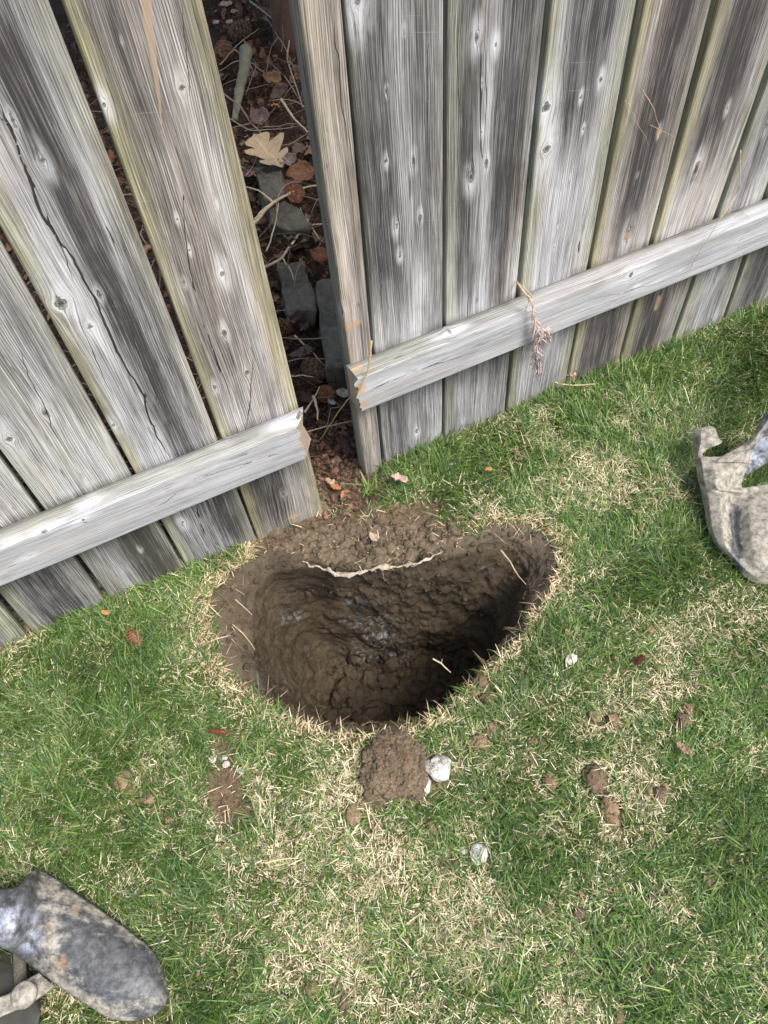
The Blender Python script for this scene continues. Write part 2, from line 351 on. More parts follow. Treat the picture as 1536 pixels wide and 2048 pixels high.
# ---------------------------------------------------------------- planks (boards and rails share one builder)
def section(w, t, c, n):
    """closed cross-section: p across (front), q depth (0 front .. t back); returns p, q, perimeter coordinate"""
    P = []
    for k in range(5): a = k/4*math.pi/2; P.append((-w/2+c-c*math.cos(a), c-c*math.sin(a)))
    for k in range(1, n): P.append((-w/2+c+(w-2*c)*k/n, 0))
    for k in range(5): a = math.pi/2-k/4*math.pi/2; P.append((w/2-c+c*math.cos(a), c-c*math.sin(a)))
    P.append((w/2, t*.6)); P.append((w/2, t)); P.append((0, t)); P.append((-w/2, t)); P.append((-w/2, t*.6))
    P = np.array(P); s = np.concatenate([[0], np.cumsum(np.hypot(*np.diff(P, axis=0).T))])-w/2
    s[-1] = -w/2-t*.4; s[-2] = -w/2-t
    return P[:, 0], P[:, 1], s
def plank(name, parent, mat, W, T, L, place, knots=(), cracks=(), incl=(), orange=(), seed=0, masks=None, n=50, edge=.004, label=None, endorange=0, warm=0.0):
    """L: positions along; place(p, q, l) -> xyz; knots [(s, l, rs, rl)] in metres"""
    p, q, s_ = section(W, T, edge, n); L = np.asarray(L); m = len(p)
    PP, LL = np.meshgrid(p, L); QQ, _ = np.meshgrid(q, L); SS, _ = np.meshgrid(s_, L)
    PP, LL, QQ, SS = [a.ravel() for a in (PP, LL, QQ, SS)]
    gu = SS.copy(); kr = np.full(len(SS), 9.0); kh = kr.copy()
    for ks, kl, rs, rl in knots:
        ds = SS-ks; dl = (LL-kl)/(rl/rs*1.5)
        r2_ = ds**2+dl**2; gu = gu-ds*(rs*1.15)**2/np.maximum(r2_, (rs*1.15)**2)*.95
        kh = np.minimum(kh, np.sqrt(ds**2+((LL-kl)*.36)**2)/(rs*(.55+.6*((ks*977) % 1))))
        kr = np.minimum(kr, np.sqrt(ds**2+((LL-kl)/(rl/rs))**2)/rs)
    crk = np.ones(len(SS)); cwd = np.zeros(len(SS)); cmin = np.full(len(SS), 9.0)
    for pts, hw in cracks:
        pts = sorted(pts); ll = [a for a, b in pts]; uu = [b for a, b in pts]
        cu = np.interp(LL, ll, uu)+(fbm(np.stack([LL*40, LL*0+seed, LL*0], 1), 3, 2)-.5)*.006
        prog = (LL-ll[0])/(ll[-1]-ll[0]+1e-6)
        ww = .72*hw*np.sqrt(np.clip(4*prog*(1-prog), 0, 1))*(.5+fbm(np.stack([LL*30, LL*0+seed, LL*0+4], 1), 3, 6))
        crk = crk*np.clip((SS-cu)/.004, -1, 1); cwd = np.where(np.abs(SS-cu) < cmin, ww/.004, cwd); cmin = np.minimum(cmin, np.abs(SS-cu))
    inc = np.full(len(SS), 9.0)
    for (l0, u0, w0), (l1, u1, w1) in incl:
        f = (LL-l0)/(l1-l0); cu = u0+(u1-u0)*f+(fbm(np.stack([LL*25, LL*0, LL*0], 1), 2, 8)-.5)*.006
        ww = np.clip(w0+(w1-w0)*f, 1e-5, 1); inc = np.clip((SS-cu)/ww, -60, 60)
    org = np.zeros(len(SS))
    for os_, ol, rs, rl in orange:
        dd = np.hypot((SS-os_)/rs, (LL-ol)/rl)+(fbm(np.stack([SS*90, LL*90, SS*0], 1), 3, 5)-.5)*1.1
        org = np.maximum(org, 1-sst(.75, 1.1, dd))
    mk = masks(SS, LL, QQ) if masks else np.zeros((len(SS), 3))
    V = place(PP, QQ+(fbm(np.stack([PP*40+seed, LL*5, PP*0], 1), 2, 6)-.5)*.002*(QQ < T*.5), LL)
    Fq = grid_faces(len(L), m, True)
    nV = len(V); caps = [list(range(m)), list(range(nV-m, nV))[::-1]]
    # end caps get their own vertices so the cut end can differ
    capV = np.concatenate([V[:m], V[-m:]]); V = np.concatenate([V, capV]); polys = [list(range(nV, nV+m)), list(range(nV+m, nV+2*m))[::-1]]
    def ext(a, fill=None):
        e = np.concatenate([a[:m], a[nV-m:nV]]); e = e if fill is None else np.full_like(e, fill); return np.concatenate([a, e])
    g_ = np.stack([ext(gu)+seed*3.7, ext(LL)+seed*5.3, ext(kr, 9)], 1); m_ = np.concatenate([mk, mk[:m], mk[-m:]])
    if endorange: org = np.concatenate([org, np.full(2*m, endorange)])
    else: org = ext(org)
    o = mesh(name, V, Fq, mat=mat, parent=parent, polys=polys, attrs={'g': g_, 'm': m_, 'c': np.stack([ext(crk, 9), ext(inc, 9), org], 1), 'k': np.stack([ext(cwd, 0), ext(cwd*0+warm), ext(kh, 9)], 1)})
    if label: o['label'] = label
    return o
LB = np.concatenate([np.arange(-.02, 1.06, .006), np.arange(1.08, 1.83, .03)])
def board(parent, Yf, eL, eR, seed, knots=(), cracks=(), incl=(), orange=(), green=(.5, .3), darkb=(), paleb=(), T=.019, z0=-.02, raildark=None, label=None, gbot=.2, name='board', gl=0.0, warm=0.0):
    """eL, eR: two photo points on the left and right edge of the front face"""
    def line(e):
        a, b = aty(*e[0], Yf), aty(*e[1], Yf); k = (a[0]-b[0])/(a[2]-b[2]); return lambda z: b[0]+k*(z-b[2])
    fl, fr = line(eL), line(eR); w = fr(.5)-fl(.5)
    def toloc(px, py):
        p = aty(px, py, Yf); z = p[2]; return ((p[0]-fl(z))/(fr(z)-fl(z))-.5)*w, z
    L = LB[LB >= z0-1e-6].copy(); L[0] = z0
    def place(p, q, l):
        f = p/w+.5; return np.stack([fl(l)*(1-f)+fr(l)*f, Yf+q+.0012*np.cos(p/w*math.pi), l], 1)
    K = []
    for k in knots:
        s_, l_ = toloc(k[0], k[1]); sc_ = scale_at(aty(k[0], k[1], Yf)); K.append((s_, l_, k[2]*sc_*.62, k[3]*sc_*.95))
    rg = np.random.default_rng(seed)
    for _k in range(3): K.append((rg.uniform(-w*.4, w*.4), rg.uniform(1.05, 1.75), .006, .009))
    CR = [([(toloc(*q)[1], toloc(*q)[0]) for q in pts], hw) for pts, hw in cracks]
    IN = []
    for (ax, ay, aw), (bx, by, bw) in incl:
        (u0, l0), (u1, l1) = toloc(ax, ay), toloc(bx, by); IN.append(((l0, u0, aw), (l1, u1, bw)))
    OR = []
    for k in orange:
        s_, l_ = toloc(k[0], k[1]); sc_ = scale_at(aty(k[0], k[1], Yf)); OR.append((s_, l_, k[2]*sc_, k[3]*sc_))
    def masks(S, l, Q):
        nn = fbm(np.stack([S*12+seed, l*5, S*0+3], 1), 3, seed)
        dl = (S+w/2); dr = (w/2-S)
        gr = green[0]*(1-sst(.003, .016+.036*nn, dl))+green[1]*(1-sst(.003, .016+.036*nn, dr))
        gr = gr+gbot*(1-sst(0, .06, l+.02))*(.5+nn)+gl*(nn-.2)
        gr = np.where(Q > .002, np.maximum(gr, max(green)*.9), gr)
        dk = np.zeros_like(S)
        for uc, hw, zc0, zc1, st_ in darkb:     # a dark streak: fraction across, half width, z range, strength
            wob = (fbm(np.stack([l*3, l*0+seed, l*0], 1), 2, 4)-.5)*.25
            dk = np.maximum(dk, st_*(1-sst(.4, 1.3, np.abs(S/w+.5-uc-wob*.4)/hw))*sst(zc0-.12, zc0+.05, l)*(1-sst(zc1-.05, zc1+.1, l)))
        pl = np.zeros_like(S)
        for uc, hw, zc0, zc1, st_ in paleb:
            pl = np.maximum(pl, st_*(1-sst(.3, 1.3, np.abs(S/w+.5-uc)/hw))*sst(zc0-.08, zc0+.05, l)*(1-sst(zc1-.05, zc1+.1, l)))
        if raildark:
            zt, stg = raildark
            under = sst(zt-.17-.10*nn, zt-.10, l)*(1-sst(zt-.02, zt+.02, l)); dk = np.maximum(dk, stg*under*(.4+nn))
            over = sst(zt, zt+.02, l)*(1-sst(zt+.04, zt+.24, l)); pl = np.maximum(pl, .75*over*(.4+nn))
        return np.stack([np.clip(gr, 0, 1), dk, pl], 1)
    return plank(name, parent, M['board'], w, T, L, place, K, CR, IN, OR, seed, masks, label=label, warm=warm)

FL = thing('wooden_fence', 'left grey weathered fence section whose bottom rail ends in torn tan wood', 'fence', 'two sections of the board fence', (0, YL, 0))
FR = thing('wooden_fence', 'right grey weathered fence section with a dead sprig draped over its rail', 'fence', 'two sections of the board fence', (1, YR, 0))
def fit_parent(o, par):
    me = o.data; l = np.array(par.location); me.transform(Matrix.Translation(-Vector(l))); return o
def bl(*a, **k): return fit_parent(board(*a, **k), a[0])
# left section
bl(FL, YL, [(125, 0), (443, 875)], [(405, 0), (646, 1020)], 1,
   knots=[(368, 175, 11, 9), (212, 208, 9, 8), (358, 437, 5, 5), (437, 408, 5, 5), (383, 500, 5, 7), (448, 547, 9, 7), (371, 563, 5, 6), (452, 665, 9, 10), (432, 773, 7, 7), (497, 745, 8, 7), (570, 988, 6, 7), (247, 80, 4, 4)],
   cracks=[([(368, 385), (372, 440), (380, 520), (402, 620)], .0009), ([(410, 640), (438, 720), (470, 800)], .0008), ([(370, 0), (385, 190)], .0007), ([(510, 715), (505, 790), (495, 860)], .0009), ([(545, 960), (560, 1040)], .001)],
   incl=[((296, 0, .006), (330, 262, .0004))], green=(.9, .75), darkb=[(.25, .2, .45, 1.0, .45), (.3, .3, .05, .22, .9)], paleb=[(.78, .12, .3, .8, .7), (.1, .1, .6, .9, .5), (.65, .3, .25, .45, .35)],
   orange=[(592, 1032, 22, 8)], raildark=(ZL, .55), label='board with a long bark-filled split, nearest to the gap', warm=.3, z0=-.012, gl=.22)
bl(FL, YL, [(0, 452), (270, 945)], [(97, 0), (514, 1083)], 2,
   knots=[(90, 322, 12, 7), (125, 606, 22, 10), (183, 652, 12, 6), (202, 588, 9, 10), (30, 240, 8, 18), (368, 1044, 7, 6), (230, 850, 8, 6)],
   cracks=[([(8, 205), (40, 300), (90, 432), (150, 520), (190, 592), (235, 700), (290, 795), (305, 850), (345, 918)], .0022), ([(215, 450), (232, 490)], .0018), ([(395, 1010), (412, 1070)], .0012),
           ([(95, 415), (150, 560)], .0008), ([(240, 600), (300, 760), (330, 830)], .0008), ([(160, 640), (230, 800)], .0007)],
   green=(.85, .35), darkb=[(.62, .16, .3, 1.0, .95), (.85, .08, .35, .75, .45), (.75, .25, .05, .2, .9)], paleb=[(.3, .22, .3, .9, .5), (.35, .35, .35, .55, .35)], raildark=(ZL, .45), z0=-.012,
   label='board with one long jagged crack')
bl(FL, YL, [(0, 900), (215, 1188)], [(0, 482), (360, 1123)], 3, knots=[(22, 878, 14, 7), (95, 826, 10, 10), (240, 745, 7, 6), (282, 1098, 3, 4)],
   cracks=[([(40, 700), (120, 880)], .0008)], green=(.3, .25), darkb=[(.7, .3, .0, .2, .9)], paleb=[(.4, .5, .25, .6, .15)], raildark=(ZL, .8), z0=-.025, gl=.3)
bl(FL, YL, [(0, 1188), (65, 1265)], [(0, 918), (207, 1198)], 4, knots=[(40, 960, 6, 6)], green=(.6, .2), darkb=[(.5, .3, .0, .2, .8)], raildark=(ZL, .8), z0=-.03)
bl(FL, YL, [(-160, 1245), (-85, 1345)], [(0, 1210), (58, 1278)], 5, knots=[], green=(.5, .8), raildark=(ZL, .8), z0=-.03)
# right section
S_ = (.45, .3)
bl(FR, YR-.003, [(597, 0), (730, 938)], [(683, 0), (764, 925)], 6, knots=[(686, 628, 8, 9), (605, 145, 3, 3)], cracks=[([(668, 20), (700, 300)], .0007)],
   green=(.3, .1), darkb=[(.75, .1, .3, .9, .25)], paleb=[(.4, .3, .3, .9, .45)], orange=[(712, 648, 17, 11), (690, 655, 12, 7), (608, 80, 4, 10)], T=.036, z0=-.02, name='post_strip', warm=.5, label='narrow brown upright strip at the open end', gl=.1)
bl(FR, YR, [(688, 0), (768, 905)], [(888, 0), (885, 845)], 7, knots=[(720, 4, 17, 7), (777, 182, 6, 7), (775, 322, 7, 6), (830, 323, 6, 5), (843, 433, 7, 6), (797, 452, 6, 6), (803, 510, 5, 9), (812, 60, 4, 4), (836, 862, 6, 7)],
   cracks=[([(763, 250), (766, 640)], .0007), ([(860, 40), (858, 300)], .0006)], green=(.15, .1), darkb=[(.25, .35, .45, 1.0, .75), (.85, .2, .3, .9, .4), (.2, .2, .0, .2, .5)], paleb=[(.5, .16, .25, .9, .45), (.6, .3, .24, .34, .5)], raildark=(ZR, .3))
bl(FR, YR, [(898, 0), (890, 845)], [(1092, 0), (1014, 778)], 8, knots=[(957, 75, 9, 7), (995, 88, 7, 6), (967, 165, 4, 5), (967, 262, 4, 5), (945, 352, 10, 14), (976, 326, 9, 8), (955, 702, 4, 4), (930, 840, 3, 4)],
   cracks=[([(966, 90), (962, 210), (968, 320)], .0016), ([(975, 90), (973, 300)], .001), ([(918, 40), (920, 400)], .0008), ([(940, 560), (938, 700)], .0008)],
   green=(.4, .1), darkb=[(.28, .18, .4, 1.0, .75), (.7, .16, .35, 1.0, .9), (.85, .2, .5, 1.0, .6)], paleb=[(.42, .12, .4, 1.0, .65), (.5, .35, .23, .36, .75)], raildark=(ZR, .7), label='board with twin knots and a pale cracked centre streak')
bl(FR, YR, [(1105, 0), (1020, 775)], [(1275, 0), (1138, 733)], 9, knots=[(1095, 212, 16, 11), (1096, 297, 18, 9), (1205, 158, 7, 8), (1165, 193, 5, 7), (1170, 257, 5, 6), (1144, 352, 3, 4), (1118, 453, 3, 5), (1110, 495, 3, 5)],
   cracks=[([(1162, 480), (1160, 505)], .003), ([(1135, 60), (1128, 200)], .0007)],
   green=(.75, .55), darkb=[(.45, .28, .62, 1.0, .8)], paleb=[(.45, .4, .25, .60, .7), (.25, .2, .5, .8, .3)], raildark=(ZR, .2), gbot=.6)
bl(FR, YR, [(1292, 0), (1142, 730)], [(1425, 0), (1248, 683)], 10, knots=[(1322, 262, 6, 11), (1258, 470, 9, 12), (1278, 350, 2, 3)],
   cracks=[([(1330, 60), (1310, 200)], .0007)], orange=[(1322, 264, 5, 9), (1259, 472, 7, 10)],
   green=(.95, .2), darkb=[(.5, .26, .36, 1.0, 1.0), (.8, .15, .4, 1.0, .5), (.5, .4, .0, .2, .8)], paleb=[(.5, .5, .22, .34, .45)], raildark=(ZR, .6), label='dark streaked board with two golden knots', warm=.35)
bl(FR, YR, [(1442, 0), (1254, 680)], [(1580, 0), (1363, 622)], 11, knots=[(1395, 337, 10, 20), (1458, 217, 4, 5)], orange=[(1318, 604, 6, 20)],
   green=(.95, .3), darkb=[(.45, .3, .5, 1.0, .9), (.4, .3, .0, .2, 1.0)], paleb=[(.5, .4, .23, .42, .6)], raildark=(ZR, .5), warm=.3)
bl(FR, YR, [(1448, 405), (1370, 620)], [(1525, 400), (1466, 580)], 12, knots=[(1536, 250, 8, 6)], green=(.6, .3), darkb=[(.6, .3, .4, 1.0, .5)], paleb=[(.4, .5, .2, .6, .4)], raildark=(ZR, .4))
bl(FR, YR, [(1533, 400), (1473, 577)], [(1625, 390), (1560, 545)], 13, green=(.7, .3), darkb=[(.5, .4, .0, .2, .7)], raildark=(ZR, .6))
# boards that carry the two runs on beyond the frame
for k in range(4):
    for par, Yf, x0, sg in ((FL, YL, aty(-85, 1345, YL)[0]-.012, -1), (FR, YR, aty(1560, 545, YR)[0]+.008, 1)):
        a = x0+sg*k*.148; b = a+sg*.139; a, b = min(a, b), max(a, b)
        def pl_(p, q, l, a=a, b=b, Yf=Yf): return np.stack([(a+b)/2+p, Yf+q, l], 1)
        o = plank('board', par, M['board'], b-a, .019, LB[::4], pl_, [(.02, .5, .007, .009), (-.03, .8, .006, .009)], seed=30+k+sg, n=16,
                  masks=lambda S, l, Q: np.stack([.3+0*S, .5*fbm(np.stack([S*20, l*2, S*0], 1), 2, 4), .2+0*S], 1)); fit_parent(o, par)
# rails
def rail(parent, Yf, zt, xa, xb, skew, end, knots, cracks, orange, seed, label):
    W, T = .089, .038
    L = np.arange(xa, xb, .006)
    def place(p, q, l):
        # the end nearest the gap is torn: skewed and ragged
        e = np.clip(1-np.abs(l-end)/.05, 0, 1)
        rg = (fbm(np.stack([p*70+seed, q*90, p*0], 1), 3, 11)-.5)*.022
        dx = e*(skew*(q/T-.5)+rg)
        return np.stack([l+dx, Yf-T+q, zt-W/2+p], 1)
    def toloc(px, py, top=False):
        if top:
            P = atz(px, py, zt); return W/2+(P[1]-(Yf-T)), P[0]
        P = aty(px, py, Yf-T); return P[2]-(zt-W/2), P[0]
    K = [(*toloc(k[0], k[1], len(k) > 4), k[2]*.0008, k[3]*.0008) for k in knots]
    K = [(a, b, rs, rl) for a, b, rs, rl in K]
    CR = [([(toloc(*q)[1], toloc(*q)[0]) for q in pts], hw) for pts, hw in cracks]
    OR = [(*toloc(k[0], k[1], len(k) > 4), k[3]*.0008, k[2]*.0008) for k in orange]
    def masks(S, l, Q):
        top = sst(W/2-.004, W/2+.004, S)*(S < W/2+T+.01)
        nn = fbm(np.stack([S*30, l*3, S*0+seed], 1), 3, seed)
        return np.stack([.22*top*nn*2*(.35+sst(.4, .7, nn)), .42*top*(.4+nn)+.15*sst(.5, .7, nn), .15+.25*(1-top)*nn], 1)
    o = plank('rail', parent, M['rail'], W, T, L, place, K, CR, [], OR, seed, masks, n=30, edge=.003, label=label, endorange=.8); fit_parent(o, parent)
xe = aty(606, 830, YL-.02)[0]; xs = aty(706, 760, YR-.02)[0]
rail(FL, YL, ZL, xe-1.9, xe, .022, xe, [(594, 832, 12, 7, 1), (447, 882, 5, 5, 1), (183, 995, 6, 5, 1), (88, 1062, 6, 6), (14, 1084, 6, 5), (166, 1038, 4, 4), (53, 1113, 4, 4)],
     [([(330, 1005), (310, 1012), (355, 985)], .001), ([(60, 1075), (200, 1035)], .0005), ([(380, 960), (560, 905)], .0006)], [(618, 880, 6, 30)], 41, 'pale bottom rail with torn tan end')
rail(FR, YR, ZR, xs, xs+2.2, -.004, xs, [(912, 660, 12, 5), (1262, 548, 10, 6), (1360, 540, 3, 3), (1480, 480, 5, 3), (980, 722, 3, 6), (1065, 640, 3, 3), (1275, 570, 3, 3)],
     [([(742, 775), (810, 750), (870, 728), (960, 700)], .0009), ([(1180, 600), (1330, 560), (1500, 490)], .0005)], [(716, 745, 6, 14), (722, 775, 12, 22), (730, 808, 10, 14), (712, 736, 10, 6, 1), (850, 690, 30, 4, 1)], 42, 'pale bottom rail with orange wood at its broken end')

# ---------------------------------------------------------------- grass
rng = np.random.default_rng(11)
def blades(base, azim, length, width, lean, curl, col, name, mat, bend=None, jit=.3):
    n = len(base); ts = np.array([0, .4, .75, 1.0]); ws = np.array([1, .9, .6, 0.0])
    pts = [base]; prev = base; pt = 0
    d0 = np.stack([np.cos(azim), np.sin(azim)], 1)
    for t in ts[1:]:
        a = lean+curl*(t+pt)/2; sl_ = (t-pt)*length
        step = np.concatenate([d0*(np.sin(a)*sl_)[:, None], (np.cos(a)*sl_)[:, None]], 1)
        prev = prev+step; pts.append(prev); pt = t
    side = np.stack([-d0[:, 1], d0[:, 0], rng.uniform(-jit, jit, n)], 1)
    Vs = []
    for i in range(3):
        Vs.append(pts[i]-side*(width*ws[i]/2)[:, None]); Vs.append(pts[i]+side*(width*ws[i]/2)[:, None])
    Vs.append(pts[3]); V = np.stack(Vs, 1).reshape(-1, 3); b = np.arange(n)[:, None]*7
    V[:, 2] = np.maximum(V[:, 2], -.02+0*V[:, 2])
    Fq = np.concatenate([b+np.array([0, 1, 3, 2]), b+np.array([2, 3, 5, 4])]); Ft = b+np.array([4, 5, 6])
    return mesh(name, V, Fq, Ft, mat, attrs={'col': np.repeat(col, 7, 0)})
dryp = [(1335, 1370, 75), (1040, 1925, 95), (750, 1700, 130), (930, 1815, 90), (1190, 1400, 70), (1290, 1560, 60), (600, 1660, 80), (1110, 1180, 60), (560, 1760, 80), (1330, 1260, 35),
        (1480, 1900, 80), (1100, 880, 50), (1200, 930, 60), (820, 1760, 80), (260, 1740, 50), (1150, 2000, 60), (700, 1860, 80), (450, 1700, 60), (1230, 800, 40), (1000, 1050, 50)]
lush = [(1420, 700, 170), (250, 1330, 110), (1500, 1400, 110), (180, 1470, 100), (1330, 1100, 90), (1480, 1740, 110), (1060, 900, 60), (1250, 1950, 90), (430, 1120, 60), (1040, 1740, 80), (380, 2000, 70), (870, 920, 70)]
DW = [(atz(a, b), c*scale_at(atz(a, b))) for a, b, c in dryp]; LW = [(atz(a, b), c*scale_at(atz(a, b))) for a, b, c in lush]
def dryness(x, y):
    d = (fbm(P2(x*9, y*9), 4, 61)-.5)*2.3+(fbm(P2(x*28, y*28), 3, 63)-.5)*1.6+.1
    for p, r in DW: d = d+.8*np.exp(-((x-p[0])**2+(y-p[1])**2)/(r*r))
    for p, r in LW: d = d-.8*np.exp(-((x-p[0])**2+(y-p[1])**2)/(r*r))
    return d
def scatter(n, x0=-1.1, x1=2.2, y0=-.7, y1=.915):
    x = rng.uniform(x0, x1, n); y = rng.uniform(y0, y1, n); return x, y
def inview(x, y, m=80):
    px, py = proj(np.stack([x, y, x*0], 1)); dpt = (np.stack([x, y, x*0], 1)-CAM)@FW
    return (px > -m) & (px < 1536+m) & (py > -m) & (py < 2048+m) & (dpt > 0)
def fence_front(x, y, m=.0): return y < np.where(x < .28, YL, YR)-m
CLEAR = []
def lawn(n, kind):
    x, y = scatter(n); v = inview(x, y); keep = v | (rng.random(n) < .45)
    h = hole_f(x, y); b = bare(x, y); d = dryness(x, y)
    keep &= fence_front(x, y, .002) & (h > 1.0)
    r = rng.random(n)
    for cx_, cy_, cr_ in CLEAR:
        dd = np.hypot(x-cx_, y-cy_); keep &= ~((dd < cr_) | ((np.abs(x-cx_-.3*(cy_-y)) < cr_*.8) & (y < cy_) & (y > cy_-cr_-.012)))
    if kind == 'green':
        p = (1-.99*b)*(1-.62*sst(.1, 1.2, d))*(.25+.75*sst(1.0, 1.16, h))
    elif kind == 'straw':
        p = (1-.93*b)*(.22+.78*sst(-.1, 1.05, d)); p = np.maximum(p, .95*(1-sst(1.02, 1.08+.28*fbm(P2(x*14, y*14), 2, 15), h))*(1-.9*b))
    keep &= r < p
    return x[keep], y[keep], d[keep], h[keep]
# ---------------------------------------------------------------- stones, clods, crumbs
import bmesh
def ico(sub):
    bm = bmesh.new(); bmesh.ops.create_icosphere(bm, subdivisions=sub, radius=1); V = np.array([v.co[:] for v in bm.verts]); T = np.array([[v.index for v in f.verts] for f in bm.faces]); bm.free(); return V, T
ICO = {k: ico(k) for k in (1, 2, 3, 4, 5)}
def lump(size, seed, sub=4, rough=.35, flat=.6, facets=.5, crumb=.12):
    V, T = ICO[sub]; rg = np.random.default_rng(seed)
    S = np.array([size[0], size[1], size[0]*flat])*.5
    d = 1+(fbm(V*1.6+seed, 4, seed)-.5)*2*rough
    b, s2 = worley(V*2.3+seed*1.7, seed); d = d-facets*.25*b
    b, s2 = worley(V*6+seed, seed+3); d = d+crumb*(np.minimum(s2-b, .4)-.2)*1.2
    d = d+(fbm(V*9+seed, 3, seed+5)-.5)*crumb*.9
    a = rg.uniform(0, 6.28); ca, sa = math.cos(a), math.sin(a)
    V = np.sign(V)*np.abs(V)**.85*d[:, None]*S*1.0; V = V+S*.32*(np.stack([fbm(ICO[sub][0]*1.1+seed*2+k*7, 2, seed+k) for k in range(3)], 1)-.5)*2; return V, T
def put_lump(name, label, cat, px, py, wpx, hpx, mat, seed, group=None, flat=.6, lift=.35, zb=None, **k):
    P = atz(px, py, .012); zg = float(ground_z(P[:1], P[1:2])[0]) if zb is None else zb
    P = atz(px, py, zg+.01) if zb is None else atz(px, py, zb+.01)
    sc_ = scale_at(P); V, T = lump((wpx*sc_, hpx*sc_*1.15), seed, flat=flat, **k)
    CLEAR.append((P[0], P[1], max(wpx, hpx)*sc_*.46))
    hh = -V[:, 2].min(); P[2] = zg+hh*(1-lift*1.2)+.004
    # image-up on the ground is roughly the horizontal part of UP
    ux = UP[:2]/np.linalg.norm(UP[:2]); rx = np.array([ux[1], -ux[0]])
    W = np.stack([V[:, 0]*rx[0]+V[:, 1]*ux[0], V[:, 0]*rx[1]+V[:, 1]*ux[1], V[:, 2]], 1)+P
    return tag(mesh(name, W, Ft=T, mat=mat, loc=P, smooth=name not in ('wood_chip',), attrs={'st': np.zeros((len(W), 3))}), label, cat, group)
CG = 'loose clods of soil on the lawn'
CL0 = put_lump('dirt_clump', 'large crumbly brown clump of soil on the grass in front of the hole', 'clod', 790, 1535, 128, 112, M['clod_dark'], 3, flat=.34, sub=5, rough=.22, crumb=.10, lift=.1)
put_lump('dirt_clump', 'cluster of crumbly soil tucked under the near-left edge of the big brown clump', 'clod', 748, 1592, 48, 26, M['clod_dark'], 4, flat=.5, crumb=.3)
put_lump('stone', 'smooth olive pebble at the top edge of the big brown soil clump', 'stone', 767, 1480, 19, 30, M['stone'], 5, flat=.8, crumb=.02, facets=.2)
put_lump('concrete_chunk', 'white and grey broken mortar chunk beside the big brown soil clump', 'mortar', 874, 1535, 56, 48, M['pale'], 6, flat=.35, rough=.4, lift=.1, crumb=.15)
put_lump('concrete_chunk', 'small white mortar flake wedged between brown clump and the larger mortar chunk', 'mortar', 850, 1568, 22, 34, M['pale'], 7, flat=.4, lift=.1)
put_lump('concrete_chunk', 'flat clean white mortar chip lying alone in the front lawn', 'mortar', 958, 1705, 34, 38, M['pale'], 8, flat=.25, lift=0, rough=.2, crumb=.02)
put_lump('concrete_chunk', 'tiny white crumb just beside the clean white mortar chip', 'mortar', 927, 1700, 13, 14, M['pale'], 9, flat=.6, lift=.1)
put_lump('concrete_chunk', 'white flake at the upper end of the bare soil patch, furthest from the hole', 'mortar', 425, 1515, 15, 17, M['pale'], 10, flat=.4, lift=0)
put_lump('concrete_chunk', 'thin white flake between the two soil patches in the grass', 'mortar', 447, 1514, 16, 9, M['pale'], 11, flat=.4, lift=0)
put_lump('concrete_chunk', 'pinkish white flake just above the bare soil patch', 'mortar', 451, 1527, 15, 11, M['ivory'], 12, flat=.4, lift=0)
put_lump('concrete_chunk', 'bright white flake on the edge of the bare soil patch nearest the hole', 'mortar', 480, 1541, 16, 10, M['pale'], 13, flat=.4, lift=0)
put_lump('stone', 'round whitish pebble in the grass beyond the right side of the hole', 'stone', 1142, 1319, 25, 21, M['ivory'], 14, flat=.8, crumb=.05, lift=.15)
put_lump('stone', 'flat beige stone half sunk in lawn in front of the brown clump', 'stone', 707, 1628, 34, 38, M['clod'], 15, flat=.35, crumb=.03, facets=.6)
put_lump('stone', 'pale tan stone, larger of the pair beside the bare soil patch', 'stone', 240, 1566, 32, 26, M['clod'], 16, flat=.5, crumb=.05)
put_lump('stone', 'dark grey flat stone touching the pale tan stone', 'stone', 248, 1546, 27, 18, M['clod_dark'], 17, flat=.4, crumb=.03)
lab = ['crumbly', 'lumpy', 'cracked', 'rounded']
